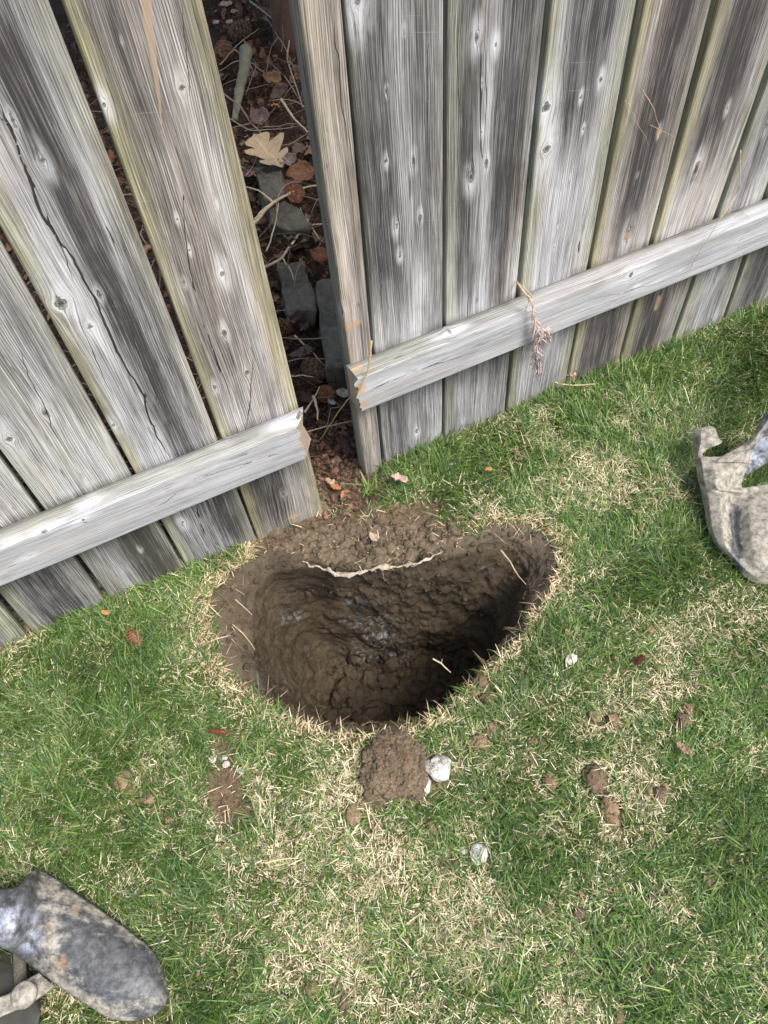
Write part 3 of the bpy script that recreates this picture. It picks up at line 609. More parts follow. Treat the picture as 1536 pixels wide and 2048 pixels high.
cl = [(306, 1559, 15, 14, 'small tan soil crumb in the grass near the pale tan stone'), (292, 1597, 26, 18, 'tan soil lump left of the bare soil patch'),
      (334, 1637, 14, 12, 'small soil crumb below the tan lump by the bare patch'), (962, 1360, 28, 24, 'light tan clod by the right rim of the hole'),
      (950, 1384, 18, 18, 'brown clod just in front of the light tan rim clod'), (1000, 1385, 14, 14, 'small brown crumb beside a short white stick near the rim'),
      (975, 1395, 30, 18, 'loose dark soil heap in the grass between rim clods'), (985, 1458, 17, 26, 'upright tan clod in front of the right rim'),
      (957, 1485, 32, 24, 'flat grey-brown clod between the mortar chunk and the rim'), (1002, 1478, 14, 14, 'small tan crumb beside the flat grey-brown clod'),
      (1190, 1432, 22, 22, 'slim brown clod left of the rounded tan one'), (1229, 1440, 28, 28, 'rounded tan clod at the edge of the dry grass patch'),
      (1365, 1441, 28, 30, 'orange-tan clod beside the dark flat one on the far right lawn'), (1378, 1414, 20, 26, 'dark flat clod behind the orange-tan one'),
      (1066, 1482, 20, 14, 'reddish double crumb in mid lawn right of the hole'), (1085, 1482, 17, 14, 'reddish crumb, nearest neighbour of the double crumb'),
      (1062, 1512, 18, 16, 'crumbly brown bit below the reddish double crumb'), (1100, 1562, 34, 28, 'ragged tan clod in the straw right of the white mortar chunk'),
      (1190, 1558, 46, 42, 'big cracked tan clod in the middle of the right lawn'), (1222, 1612, 36, 34, 'wet brown clod just below the big cracked tan clod'),
      (1225, 1638, 24, 20, 'soil crumb at the foot of the wet brown clod'), (1322, 1584, 26, 22, 'tan clod with dark crumbs beside it on the right lawn'),
      (1298, 1578, 18, 16, 'dark crumb left of the tan clod on the right lawn'), (1330, 1565, 12, 12, 'dark small crumb behind the tan clod on the right lawn'),
      (1313, 1663, 12, 22, 'thin reddish clod standing in the lower right lawn'), (1418, 1762, 26, 24, 'angular brown clod alone in the lower right lawn'),
      (1461, 1713, 20, 16, 'small brown clod nearest the right border of the lawn'), (1160, 1826, 22, 20, 'grey-brown clod, right one of the lower pair'),
      (1096, 1821, 20, 18, 'dark clod, left one of the lower pair'), (860, 1902, 16, 18, 'brown crumb in the lowest middle of the lawn'),
      (910, 1722, 16, 16, 'pinkish clod just below the tiny white crumb'), (1238, 2032, 20, 34, 'long tan clod at the very bottom of the lawn'),
      (622, 1972, 28, 24, 'dark flat clod right of the digger blade tip'), (690, 2003, 22, 30, 'reddish brown cracked clod in the lowest lawn'),
      (865, 1655, 24, 22, 'brown clod half hidden in grass in front of the mortar chunk'), (343, 1918, 18, 12, 'pinkish crumb touching the tip of the digger blade'),
      (1007, 1620, 16, 14, 'small brown crumb in the grass among straw stems'), (1046, 1665, 12, 12, 'tiny soil crumb in the centre right lawn'),
      (1105, 1425, 14, 12, 'small dark crumb close behind the slim brown clod'), (1228, 1716, 10, 10, 'tiny dark crumb below the wet brown clod'), (1305, 1790, 14, 12, 'small brown crumb left of the angular clod')]
for i, (a, b, c_, d_, lb) in enumerate(cl):
    put_lump('soil_clod', lb, 'clod', a, b, c_*1.0, d_*.95, M['clod' if i % 3 else 'clod_dark'], 50+i, CG, flat=.42, sub=4, crumb=.5, rough=.7, facets=.9, lift=.3)
# green blades
x, y, d, h = lawn(560000, 'green'); n = len(x)
fa = fbm(P2(x*7, y*7), 3, 71)*4*math.pi
az_ = fa+rng.normal(0, 1.1, n)
lu = np.clip(-d, 0, 1.2)
LN = rng.gamma(7, .0039, n)*(1+.5*lu); LN = np.clip(LN, .010, .085)
lean = rng.uniform(.35, 1.35, n); curl = rng.uniform(0, .9, n)
wd = rng.uniform(.0010, .0024, n)
c1, c2, c3 = np.array([.042, .090, .016]), np.array([.165, .275, .055]), np.array([.33, .42, .16])
k = rng.random(n)[:, None]; k2 = rng.random(n)[:, None]
col = c1*(1-k)+c2*k; col = np.where(k2 > .86, c3*.7+col*.3, col); col = np.where(k2 < .22, np.array([.075, .155, .06]), col)
col = col*((.8+.5*fbm(P2(x*5, y*5), 2, 81))*(1-.14*np.clip(lu, 0, 1)))[:, None]*(.7+.6*rng.random(n))[:, None]
edge = (y > .8) & (rng.random(n) < .5); col[edge] *= np.array([1.0, 1.05, .8])
blades(np.stack([x, y, ground_z(x, y)-.002], 1), az_, LN, wd, lean, curl, col, 'grass', M['grass'])['kind'] = 'stuff'
# straw and thatch
x, y, d, h = lawn(480000, 'straw'); n = len(x)
az_ = fbm(P2(x*12, y*12), 3, 91)*5*math.pi+rng.normal(0, 1.6, n)
LN = np.clip(rng.gamma(4, .0037, n), .006, .05); lean = rng.uniform(.8, 1.65, n); curl = rng.uniform(-.2, .5, n)
k = rng.random(n)[:, None]
col = np.array([.34, .27, .14])*(1-k)+np.array([.90, .82, .60])*k
col = np.where(rng.random(n)[:, None] < .14, np.array([.20, .13, .075]), col)
pink = 1-sst(1.02, 1.2, h); col = col*(1-.15*pink[:, None]*np.array([0, .5, .9]))
rimm = (h < 1.12) & (y < .68); az2 = np.arctan2(C0[1]-y, C0[0]-x)+rng.normal(0, 1.9, n); az_ = np.where(rimm, az2, az_); LN = np.where(rimm, LN*.95, LN); curl = np.where(rimm, rng.uniform(-.6, 1.2, n), curl)
blades(np.stack([x, y, ground_z(x, y)+.001+rng.uniform(0, .006, n)], 1), az_, LN, rng.uniform(.0008, .0017, n), lean, curl, col, 'dry_thatch', M['straw'])['kind'] = 'stuff'
# pine needles and bark crumbs behind the fence and in the gap
n = 90000; x = rng.uniform(-.9, 1.7, n); y = rng.uniform(.84, 3.2, n)
ok = (y > .93) | ((x > .215) & (x < .35) & (y > .84)); ok &= (y < 1.6) | (rng.random(n) < .7); x, y = x[ok], y[ok]; n = len(x)
k = rng.random(n)[:, None]; col = np.array([.03, .016, .010])*(1-k)+np.array([.20, .11, .065])*k**2
blades(np.stack([x, y, ground_z(x, y)+.004+rng.uniform(0, .012, n)], 1), rng.uniform(0, 6.28, n), rng.uniform(.01, .035, n), rng.uniform(.0008, .0016, n), rng.uniform(1.2, 1.75, n), rng.uniform(-.3, .3, n), col, 'pine_needles', M['straw'])['kind'] = 'stuff'

# crumbs: on the broken footing, in the hole and thinly over the lawn
def crumbs(name, P, size, mat, seed, sub=2):
    V0, T0 = ICO[sub]; n = len(P); rg = np.random.default_rng(seed); vs = []; m = len(V0)
    vari = [V0*(1+(fbm(V0*1.5+k*3.1, 3, k)-.5)*.9-.2*worley(V0*2+k, k)[0])[:, None] for k in range(12)]
    out = np.empty((n*m, 3)); a = rg.uniform(0, 6.28, n); e = rg.uniform(.55, 1.1, (n, 3))
    for i in range(n):
        v = vari[i % 12]*e[i]*size[i]; ca, sa = math.cos(a[i]), math.sin(a[i])
        out[i*m:(i+1)*m] = np.stack([v[:, 0]*ca-v[:, 1]*sa, v[:, 0]*sa+v[:, 1]*ca, v[:, 2]], 1)+P[i]
    T = (T0[None]+np.arange(n)[:, None, None]*m).reshape(-1, 3)
    o = mesh(name, out, Ft=T, mat=mat, smooth=False, attrs={'st': np.zeros((len(out), 3))}); o['kind'] = 'stuff'; return o
rg = np.random.default_rng(5)
idx = rg.choice(len(Vf), 5200, p=(lambda w_: w_/w_.sum())((np.where(farw > .3, sst(.40, .44, -Vf[:, 2]), sst(.62, .74, tq))*.9+.015*sst(.1, .3, tq))*np.repeat(rr.mean(1)+.03, NT_)*sst(1.0, .98, tq)+1e-9))
Pc = Vf[idx]+Nf[idx]*.002; sz = np.clip(rg.gamma(1.7, .0034, len(idx)), .0015, .021)*np.where(tq[idx] > .7, 1.55, .6)
crumbs('soil_crumbs', Pc, sz, M['hole'], 8)
bank = (tq > .04) & (tq < .42); ib = rg.choice(np.flatnonzero(bank), 1500)
crumbs('soil_crumbs', Vf[ib]+Nf[ib]*.001, np.clip(rg.gamma(1.2, .0019, 1500), .0006, .008), M['hole'], 18, sub=1)
def pxs(n, poly_c, rx, ry, z=0.004):
    a = rg.uniform(0, 6.28, n); r = np.sqrt(rg.random(n)); out = []
    for i in range(n):
        p = atz(poly_c[0]+rx*r[i]*math.cos(a[i]), poly_c[1]+ry*r[i]*math.sin(a[i]), z); out.append(p)
    return np.array(out)
top = np.concatenate([pxs(900, (740, 1082), 165, 50), pxs(300, (620, 1085), 90, 45), pxs(120, (930, 1050), 90, 22), pxs(90, (690, 960), 40, 60)])
top = top[(hole_f(top[:, 0], top[:, 1]) > 1.0)]; top[:, 2] = ground_z(top[:, 0], top[:, 1])+.002
crumbs('soil_crumbs', top, np.clip(rg.gamma(1.1, .0040, len(top)), .0009, .016), M['clod_mid'], 9)
mv = np.array([v.co[:] for v in CL0.data.vertices])+np.array(CL0.location); mv = mv[mv[:, 2] > .006]; ii = rg.choice(len(mv), 3200)
crumbs('soil_crumbs', mv[ii]-[0, 0, .001], np.clip(rg.gamma(1.6, .0019, 3200), .0008, .008), M['clod_mid'], 19, sub=1)
nl = 420; x = rg.uniform(-.6, 1.4, nl); y = rg.uniform(-.2, .88, nl); dd = np.hypot(x-.5, y-.45); ok = (hole_f(x, y) > 1.05) & (rg.random(nl) < np.exp(-(dd/.42)**2)*1.0+.12); x, y = x[ok], y[ok]
crumbs('soil_crumbs', np.stack([x, y, ground_z(x, y)+.008], 1), np.clip(rg.gamma(2, .0022, len(x)), .0015, .009), M['clod'], 10)
# broken rim of the old footing
def tube(pts, rads, seg=6, jit=0.0, seed=0):
    pts = np.array(pts, float); n = len(pts); tng = np.gradient(pts, axis=0); tng /= np.linalg.norm(tng, axis=1, keepdims=True)+1e-9
    a = np.cross(tng, [0.13, .27, 1.0]); a /= np.linalg.norm(a, axis=1, keepdims=True)+1e-9; b = np.cross(tng, a)
    ph = np.linspace(0, 2*math.pi, seg, endpoint=False); rads = np.broadcast_to(rads, n)
    V = pts[:, None]+(a[:, None]*np.cos(ph)[None, :, None]+b[:, None]*np.sin(ph)[None, :, None])*rads[:, None, None]
    V = V.reshape(-1, 3)
    if jit: V = V+(np.stack([fbm(V*90+k*7, 3, seed+k) for k in range(3)], 1)-.5)*jit
    F_ = grid_faces(n, seg, True); V = np.concatenate([V, pts[:1], pts[-1:]]); m = len(V)
    T_ = [[m-2, (k+1) % seg, k] for k in range(seg)]+[[m-1, (n-1)*seg+k, (n-1)*seg+(k+1) % seg] for k in range(seg)]
    return V, F_, np.array(T_)
def resample(pts, n):
    pts = np.array(pts, float); d = np.concatenate([[0], np.cumsum(np.linalg.norm(np.diff(pts, axis=0), axis=1))]); t = np.linspace(0, d[-1], n)
    out = np.stack([np.interp(t, d, pts[:, k]) for k in range(pts.shape[1])], 1)
    for _ in range(max(1, n//14)): out[1:-1] = (out[:-2]+2*out[1:-1]+out[2:])/4
    return out
def merge(parts):
    Vs, Q, T, o = [], [], [], 0
    for V, q, t in parts:
        Vs.append(V); Q.append(q+o); T.append(t+o); o += len(V)
    return np.concatenate(Vs), np.concatenate(Q), np.concatenate(T)
pp = resample([atz(a, b, .0) for a, b in [(604, 1119), (632, 1132), (664, 1137), (672, 1147), (700, 1149), (735, 1139), (770, 1132), (805, 1130), (840, 1122), (865, 1110), (886, 1099)]], 60)
pr = .0008+.0058*sst(.2, .8, fbm(np.stack([np.arange(60)*.31, np.zeros(60), np.zeros(60)], 1), 3, 3))*np.sin(np.linspace(.25, 2.9, 60))
pp[:, 2] -= .004
V, q, t = tube(pp, pr, 10, .016, 4)
tag(mesh('concrete_footing', V, q, t, M['edge'], loc=pp[30], attrs={'st': np.zeros((len(V), 3))}), 'thin pale broken edge of the old concrete footing along the far lip of the hole', 'footing')

# ---------------------------------------------------------------- twigs, stems, leaves, cones
def stick(name, label, cat, lines, rpx, col, group=None, z=.02, seg=6, jit=.0015, seed=0, n=22):
    parts = []; cols = []
    for i, l in enumerate(lines):
        P = [atz(p[0], p[1], p[2] if len(p) > 2 else z) if not (len(p) > 3) else aty(p[0], p[1], p[3]) for p in l]
        P = resample(P, n); P = P+(np.stack([fbm(P*30+k*5+seed, 3, seed+k) for k in range(3)], 1)-.5)*.006
        r = (rpx if i == 0 else rpx*.6)*scale_at(P[0])*np.linspace(1, .45, n)
        parts.append(tube(P, r, seg, jit*min(1, rpx/3), seed+i))
    V, q, t = merge(parts); c_ = np.tile(np.array(col), (len(V), 1)); c_ = c_*(.7+.6*fbm(V*60, 3, seed))[:, None]
    base = V.mean(0); return tag(mesh(name, V, q, t, M['twig'], loc=base, attrs={'col': c_}), label, cat, group)
TG = 'dead twigs in the litter behind the fence'; grey = (.30, .26, .22); brn = (.24, .17, .12); tan = (.50, .39, .27)
tw = [([[(500, 2), (544, 37), (590, 80)]], 2.0, grey, 'thin grey twig crossing the top of the open gap'),
      ([[(468, 98), (498, 122), (533, 149)], [(498, 122), (508, 145)]], 1.8, grey, 'grey twig lying across the mossy stick'),
      ([[(446, 188), (480, 212), (502, 246), (532, 276), (551, 290), (576, 292), (612, 268)], [(502, 246), (480, 252), (460, 258)]], 2.2, brn, 'curved twig that dips above the big tan oak leaf'),
      ([[(505, 450), (546, 403), (571, 390), (603, 376), (636, 370)], [(546, 403), (517, 381), (488, 372)], [(546, 403), (520, 424), (506, 440)]], 4.0, tan, 'thick pale forked branch lying over the grey slabs'),
      ([[(528, 536), (560, 518), (576, 500), (595, 471), (620, 449), (648, 447)], [(620, 449), (607, 432), (600, 415)], [(620, 449), (640, 480)]], 3.2, tan, 'bent tan branch lying just nearer than the thick forked one'),
      ([[(480, 332), (517, 354), (556, 368), (590, 388), (640, 402)]], 1.5, grey, 'thin straight twig right under the big tan oak leaf'),
      ([[(533, 502), (551, 451), (558, 390), (551, 354)]], 1.7, tan, 'upright thin twig crossing the thick forked branch'),
      ([[(562, 200), (590, 239), (615, 264)]], 3.0, tan, 'short pale stick above and right of the big tan oak leaf'),
      ([[(571, 5), (566, 37), (580, 80), (573, 117), (585, 151), (606, 215)], [(573, 117), (590, 135)], [(566, 37), (592, 60)]], 2.2, grey, 'long wavy grey twig along the open edge of the right section'),
      ([[(534, 37), (556, 73), (571, 98), (592, 150)], [(556, 73), (545, 90)]], 1.5, brn, 'thin brown twig between trunk and narrow strip'),
      ([[(440, 130), (473, 90), (517, 58)]], 1.6, brn, 'thin twig above the mossy stick by the plank with the split'),
      ([[(566, 516), (579, 535), (588, 558)]], 1.8, tan, 'tiny pale twig over the lower dark slab'),
      ([[(590, 672), (620, 700), (649, 731)]], 2.2, tan, 'pale twig lying on dark needles under the two slabs'),
      ([[(579, 753), (605, 751), (628, 754)]], 2.0, tan, 'short level twig beside the dark pine cone'),
      ([[(609, 824), (625, 800), (640, 772)]], 2.2, tan, 'slanting twig above the torn rail end'),
      ([[(627, 792), (634, 812), (637, 840)]], 3.2, tan, 'short thick curled root piece near the torn rail end'),
      ([[(545, 130), (575, 160), (600, 200)], [(560, 145), (540, 160)]], 1.4, grey, 'fine twig fork in front of the tree trunk'),
      ([[(500, 610), (540, 625), (600, 618), (628, 600)]], 1.5, grey, 'arched thin twig over the front of the lower dark slab'),
      ([[(455, 235), (500, 262), (560, 258), (600, 252)]], 1.3, grey, 'hair-thin twig just behind the big tan oak leaf')]
for i, (ln, r, c_, lb) in enumerate(tw): stick('twig', lb, 'twig', ln, r, c_, TG, .03+.012*(i % 4), seed=i*7, jit=.002)
# stem caught on the broken rail end, dry stems elsewhere
stick('straw_stalk', 'long dry stem leaning over the orange broken end of the right rail', 'stem', [[(743, 683, 0, YR-.045), (737, 741, 0, YR-.045), (717, 784, 0, YR-.05), (694, 802, .2), (674, 827, .14), (639, 884, .01)]], 2.2, (.5, .36, .18), seed=3, jit=.0005)
stick('straw_stalk', 'thin curved straw lying over the right end of the long rail', 'stem', [[(1480, 300, 0, YR-.01), (1478, 380, 0, YR-.02), (1440, 440, 0, YR-.045), (1400, 500, 0, YR-.045), (1382, 535, 0, YR-.045)]], 1.3, (.5, .36, .22), seed=4, jit=.0003)
stick('dry_root', 'pale root dangling down the right wall of the hole', 'root', [[(1002, 1100, -.01), (1022, 1125, -.02), (1035, 1150, -.03), (1052, 1168, -.02)], [(1022, 1125, -.02), (1012, 1120, -.03)]], 2.2, (.42, .30, .2), seed=5)
stick('dry_root', 'short forked pale root over the near right lip of the hole', 'root', [[(865, 1316, .0), (882, 1326, 0), (902, 1345, .0)], [(882, 1326, 0), (884, 1318, .01)]], 1.9, (.55, .42, .3), seed=6)
stick('dry_root', 'thin root arching down the left bank of the hole', 'root', [[(470, 1200, .0), (490, 1215, -.005), (505, 1230, -.01)]], 1.3, (.45, .34, .22), seed=7)
stick('dry_root', 'longest fine root on the left bank of the hole', 'root', [[(465, 1248, .0), (480, 1262, 0), (500, 1285, -.01), (510, 1300, -.02)]], 1.3, (.45, .34, .22), seed=8)
stick('straw_stalk', 'pale straw stem lying on the front lawn left of the white chip', 'stem', [[(530, 1728), (560, 1718), (597, 1715)]], 2.2, (.6, .48, .26), z=.03, seed=9, jit=.0003)
stick('straw_stalk', 'long arching dry stem in the grass by the fence under the sprig', 'stem', [[(1090, 755), (1120, 768), (1150, 772), (1190, 768)]], 2.0, (.5, .4, .24), z=.03, seed=10, jit=.0003)
stick('straw_stalk', 'short whitish stick among crumbs on the right rim of the hole', 'stem', [[(990, 1372), (1004, 1386)]], 2.4, (.66, .58, .42), z=.02, seed=12, jit=.0003)
stick('dry_root', 'single thin root lying across the bare soil patch', 'root', [[(455, 1608), (458, 1640), (462, 1665)]], 1.4, (.5, .36, .22), z=.006, seed=13, jit=.0003)
stick('tree_branch', 'mossy greenish cut stick lying behind the fence in the gap', 'branch', [[(492, 100, .05), (488, 140, .045), (478, 185, .04), (470, 240, .02)]], 13, (.17, .165, .12), seed=14, seg=16, jit=.008, n=26)
def leaf(name, label, px, py, size_px, col, seed, lobes=0, curl=.3, ang=0.0, z=.03, group=None, ratio=.6, Y=None, cat='leaf', tilt=0.0):
    rg_ = np.random.default_rng(seed); P = atz(px, py, z) if Y is None else aty(px, py, Y); L = size_px*scale_at(P); nt_, ns = 41, 17
    t = np.linspace(0, 1, nt_)[:, None]; s_ = np.linspace(-1, 1, ns)[None]
    w_ = np.sin(np.pi*t**.8)**.8*ratio
    if lobes: w_ = w_*(.30+.70*np.abs(np.sin((t*.98+.04)*math.pi*lobes))**.8)+.015
    w_ = w_+.01
    sw = t-.5+(.20*np.abs(s_)*w_/ratio if lobes else .05*np.abs(s_))+0*s_
    X_ = s_*w_*.5*(1+.12*rg_.normal()); Y_ = sw; rr_ = X_**2*4
    Z_ = curl*(X_**2*2.2+(Y_**2)*.9*rg_.uniform(.4, 1.3))+(fbm(np.stack([(X_*5).ravel(), (Y_*5).ravel(), np.full(X_.size, seed*1.3)], 1), 3, seed).reshape(X_.shape)-.5)*.28*curl/.3-.02*np.exp(-(s_/.12)**2)
    V = np.stack([X_.ravel(), Y_.ravel(), Z_.ravel()], 1)*L
    m_ = Matrix.Rotation(ang, 3, 'Z')@Matrix.Rotation(tilt, 3, 'X')@Matrix.Rotation(rg_.uniform(-.4, .4)*curl*2, 3, 'X')@Matrix.Rotation(rg_.uniform(-.5, .5)*curl*2, 3, 'Y')
    V = V@np.array(m_).T
    if lobes: c_ = np.array(col)*np.ones((len(V), 1))
    vein = 1+.35*np.exp(-(np.broadcast_to(s_, X_.shape).ravel()/.08)**2)
    c_ = np.array(col)*vein[:, None]*(.75+.5*fbm(V/L*4+seed, 3, seed))[:, None]
    q = grid_faces(nt_, ns); nrm = np.array([0, 0, -.0006]); V2 = np.concatenate([V, V+nrm]); q2 = q[:, ::-1]+len(V)
    rim_ = np.concatenate([np.arange(ns), np.arange(1, nt_)*ns+ns-1, (nt_-1)*ns+np.arange(ns-2, -1, -1), np.arange(nt_-2, 0, -1)*ns]); r2_ = np.roll(rim_, -1)
    side = np.stack([rim_, rim_+len(V), r2_+len(V), r2_], 1)
    return tag(mesh(name, V2+P, np.concatenate([q, q2, side]), mat=M['leaf'], loc=P, attrs={'col': np.concatenate([c_, c_])}), label, cat, group)
LG = 'dead leaves behind the fence'
leaf('oak_leaf', 'big pale tan lobed oak leaf lying on the slab behind the fence', 536, 304, 88, (.40, .30, .20), 1, lobes=3, curl=.16, ang=.35, z=.085, ratio=1.15, tilt=.5)
for i, (a, b, s_, c_, lb, an, zz_) in enumerate([
    (590, 385, 58, (.17, .07, .04), 'reddish brown leaf standing beside the grey slab', .2, .07), (604, 346, 60, (.19, .09, .05), 'long curled brown leaf right of the oak leaf', 1.4, .08), (578, 322, 42, (.22, .17, .14), 'grey-brown crumpled leaf against the oak leaf', .8, .07),
    (520, 236, 46, (.13, .08, .08), 'dark purplish curled leaf above the oak leaf', .3, .06), (548, 212, 26, (.40, .17, .06), 'small orange leaf sliver above the oak leaf', 1.2, .07), (545, 155, 48, (.20, .11, .05), 'ochre crumpled leaf at the foot of the trunk', .5, .05),
    (560, 185, 46, (.10, .06, .05), 'dark leaf below the ochre one by the trunk', 1.9, .05), (600, 300, 40, (.12, .08, .06), 'dark folded leaf under the pale short stick', 2.2, .06), (500, 345, 34, (.23, .12, .09), 'pinkish brown leaf left of the first grey slab', .9, .04),
    (530, 575, 34, (.24, .12, .09), 'pinkish leaf between mossy plank and lower dark slab', .4, .04), (548, 600, 26, (.24, .13, .1), 'small pink leaf next to the lower dark slab', 1.4, .04), (640, 510, 40, (.22, .09, .05), 'russet leaf behind the narrow strip edge', .7, .05),
    (605, 705, 52, (.12, .08, .07), 'large dark leaf flat on the needles near the pine cone', 1.1, .03), (660, 745, 30, (.30, .18, .09), 'ochre leaf just left of the broken rail', .2, .03), (586, 640, 30, (.2, .11, .08), 'brown leaf under the lower dark slab', 2.0, .03),
    (505, 150, 30, (.13, .09, .10), 'violet-grey leaf touching the mossy stick', .9, .04), (628, 250, 40, (.14, .09, .06), 'dark leaf hidden next to the narrow strip', 1.4, .05)]):
    leaf('dead_leaf', lb, a, b, s_, c_, 10+i, curl=.45, ang=an, z=zz_, group=LG, ratio=.7)
leaf('dead_leaf', 'dry greyish leaf curled against the broken rail end', 685, 786, 30, (.40, .36, .30), 40, curl=.6, ang=1.2, z=.12, ratio=.7)
leaf('dead_leaf', 'small spiky grey leaf hanging below the broken rail end', 664, 806, 22, (.36, .34, .33), 41, lobes=2.5, curl=.4, ang=.2, z=.06, ratio=.8)
leaf('dead_leaf', 'bright orange leaf on the soil in the gap', 672, 975, 24, (.36, .15, .06), 42, curl=.5, ang=1.0, z=.015)
leaf('dead_leaf', 'brown crinkled leaf beside the bright orange one', 690, 988, 26, (.34, .17, .09), 43, curl=.6, ang=2.0, z=.012)
leaf('dead_leaf', 'beige leaf in front of the bright orange one', 660, 965, 24, (.40, .27, .18), 44, curl=.5, ang=.3, z=.012)
leaf('dead_leaf', 'pinkish dry leaf at the corner of the strip foot', 800, 958, 38, (.42, .30, .25), 45, curl=.5, ang=.9, z=.03)
leaf('dead_leaf', 'small orange chip of leaf in the grass near the right section', 979, 938, 15, (.50, .20, .07), 46, curl=.2, ang=.9, z=.04)
leaf('dead_leaf', 'pinkish curled dead leaf standing in grass at the foot of the right section', 1140, 742, 40, (.46, .31, .26), 47, curl=.6, ang=.4, z=.035)
leaf('dead_leaf', 'brown twisted leaf in the far right lawn', 1368, 1500, 40, (.28, .19, .13), 48, curl=.7, ang=.3, z=.03, ratio=.45)
leaf('dead_leaf', 'pale tan leaf crumb at the top corner of the soil on the footing', 748, 1075, 26, (.40, .32, .23), 49, curl=.4, ang=.2, z=.015)
leaf('dead_leaf', 'orange-brown leaf bit at the foot of the left section', 212, 1226, 20, (.42, .22, .1), 50, curl=.4, ang=.8, z=.03)
def cone(name, label, px, py, Lpx, Wpx, ang, col, seed, z=.02, group='pine cones'):
    P = atz(px, py, z); L = Lpx*scale_at(P); Wd = Wpx*scale_at(P); rg_ = np.random.default_rng(seed)
    V0, T0 = ICO[2]; Vs = [V0*np.array([L*.42, Wd*.3, Wd*.3])]; Ts = [T0]; Q = []; off = len(V0); n = 70
    for i in range(n):
        t = (i+.5)/n; a = i*2.39996; xx = (t-.5)*L; r_ = Wd*.5*math.sin(math.pi*(t*.86+.1))**.6
        c_ = np.array([xx, math.cos(a)*r_*.5, math.sin(a)*r_*.5]); o_ = np.array([.45, math.cos(a), math.sin(a)]); o_ /= np.linalg.norm(o_)
        s__ = np.array([0, -math.sin(a), math.cos(a)])*Wd*.13; tip = c_+o_*r_*.62; nn = np.cross(s__, o_); nn /= np.linalg.norm(nn)+1e-9; nn = nn*Wd*.03
        Vs.append(np.array([c_-s__*.5-nn, c_+s__*.5-nn, tip+s__-nn, tip-s__-nn, c_-s__*.5+nn, c_+s__*.5+nn, tip+s__+nn, tip-s__+nn, tip+o_*Wd*.06]))
        Q += [[off+k for k in f] for f in ([0, 1, 2, 3], [7, 6, 5, 4], [0, 4, 5, 1], [1, 5, 6, 2], [3, 7, 4, 0])]
        Ts.append(np.array([[off+2, off+6, off+8], [off+6, off+7, off+8], [off+7, off+3, off+8], [off+3, off+2, off+8]])); off += 9
    V = np.concatenate(Vs); cc = np.array(col)*(.5+1.0*rg_.random((len(V), 1))); ca, sa = math.cos(ang), math.sin(ang)
    V = np.stack([V[:, 0]*ca-V[:, 1]*sa, V[:, 0]*sa+V[:, 1]*ca, V[:, 2]], 1)
    return tag(mesh(name, V+P, np.array(Q), np.concatenate(Ts), M['twig'], smooth=False, loc=P, attrs={'col': cc}), label, 'pine cone', group)
cone('pine_cone', 'brown pine cone lying in green grass near the foot of the left section', 268, 1274, 42, 24, -1.25, (.26, .13, .075), 1, z=.02)
cone('pine_cone', 'thin reddish cone fragment in the grass beyond the bare soil patch', 438, 1463, 44, 12, -.55, (.17, .055, .035), 2, z=.02)
cone('pine_cone', 'small dark red cone in the lawn right of the whitish pebble', 1278, 1320, 26, 14, .4, (.11, .035, .025), 3, z=.015)
cone('pine_cone', 'dark open cone in the litter, nearest to the broken rail', 628, 742, 62, 40, 1.7, (.12, .08, .055), 4, z=.03)
cone('pine_cone', 'round rusty cone end-on in front of the dark open cone', 653, 788, 34, 32, 2.4, (.22, .10, .05), 5, z=.025)
cone('pine_cone', 'dark cone at the top of the gap beside the wood chips', 480, 62, 46, 34, .2, (.13, .085, .06), 6, z=.03)
cone('pine_cone', 'brown cone against the split board above the mossy stick', 446, 104, 44, 34, .8, (.16, .09, .06), 7, z=.03)
cone('pine_cone', 'rusty cone half hidden beyond the lower dark slab', 565, 655, 44, 34, 2.6, (.15, .08, .05), 8, z=.02)
cone('pine_cone', 'small brown cone visible between the first two left boards', 600, 580+60, 30, 22, 1.0, (.14, .085, .05), 9, z=.02) if False else None
for i, (a, b, s_, lb) in enumerate([(452, 8, 26, 'pink wood chip at the very top of the gap'), (472, 22, 24, 'pale pink wood chip below the top one'), (432, 44, 20, 'whitish wood chip nearest the split board'),
                                    (459, 42, 18, 'reddish wood chip in the middle of the chips'), (440, 20, 18, 'tan wood chip above the whitish one'), (500, 38, 16, 'tan wood chip nearest the trunk')]):
    put_lump('wood_chip', lb, 'wood chip', a, b, s_, s_*.7, M['chip'] if 'chip' in M else M.setdefault('chip', soil_mat('wood_chip', (.30, .15, .10), (.60, .42, .33), .5, False)), 120+i, 'wood chips in the litter', flat=.3, sub=2, crumb=.04, facets=1.6, rough=.7, lift=-.2)
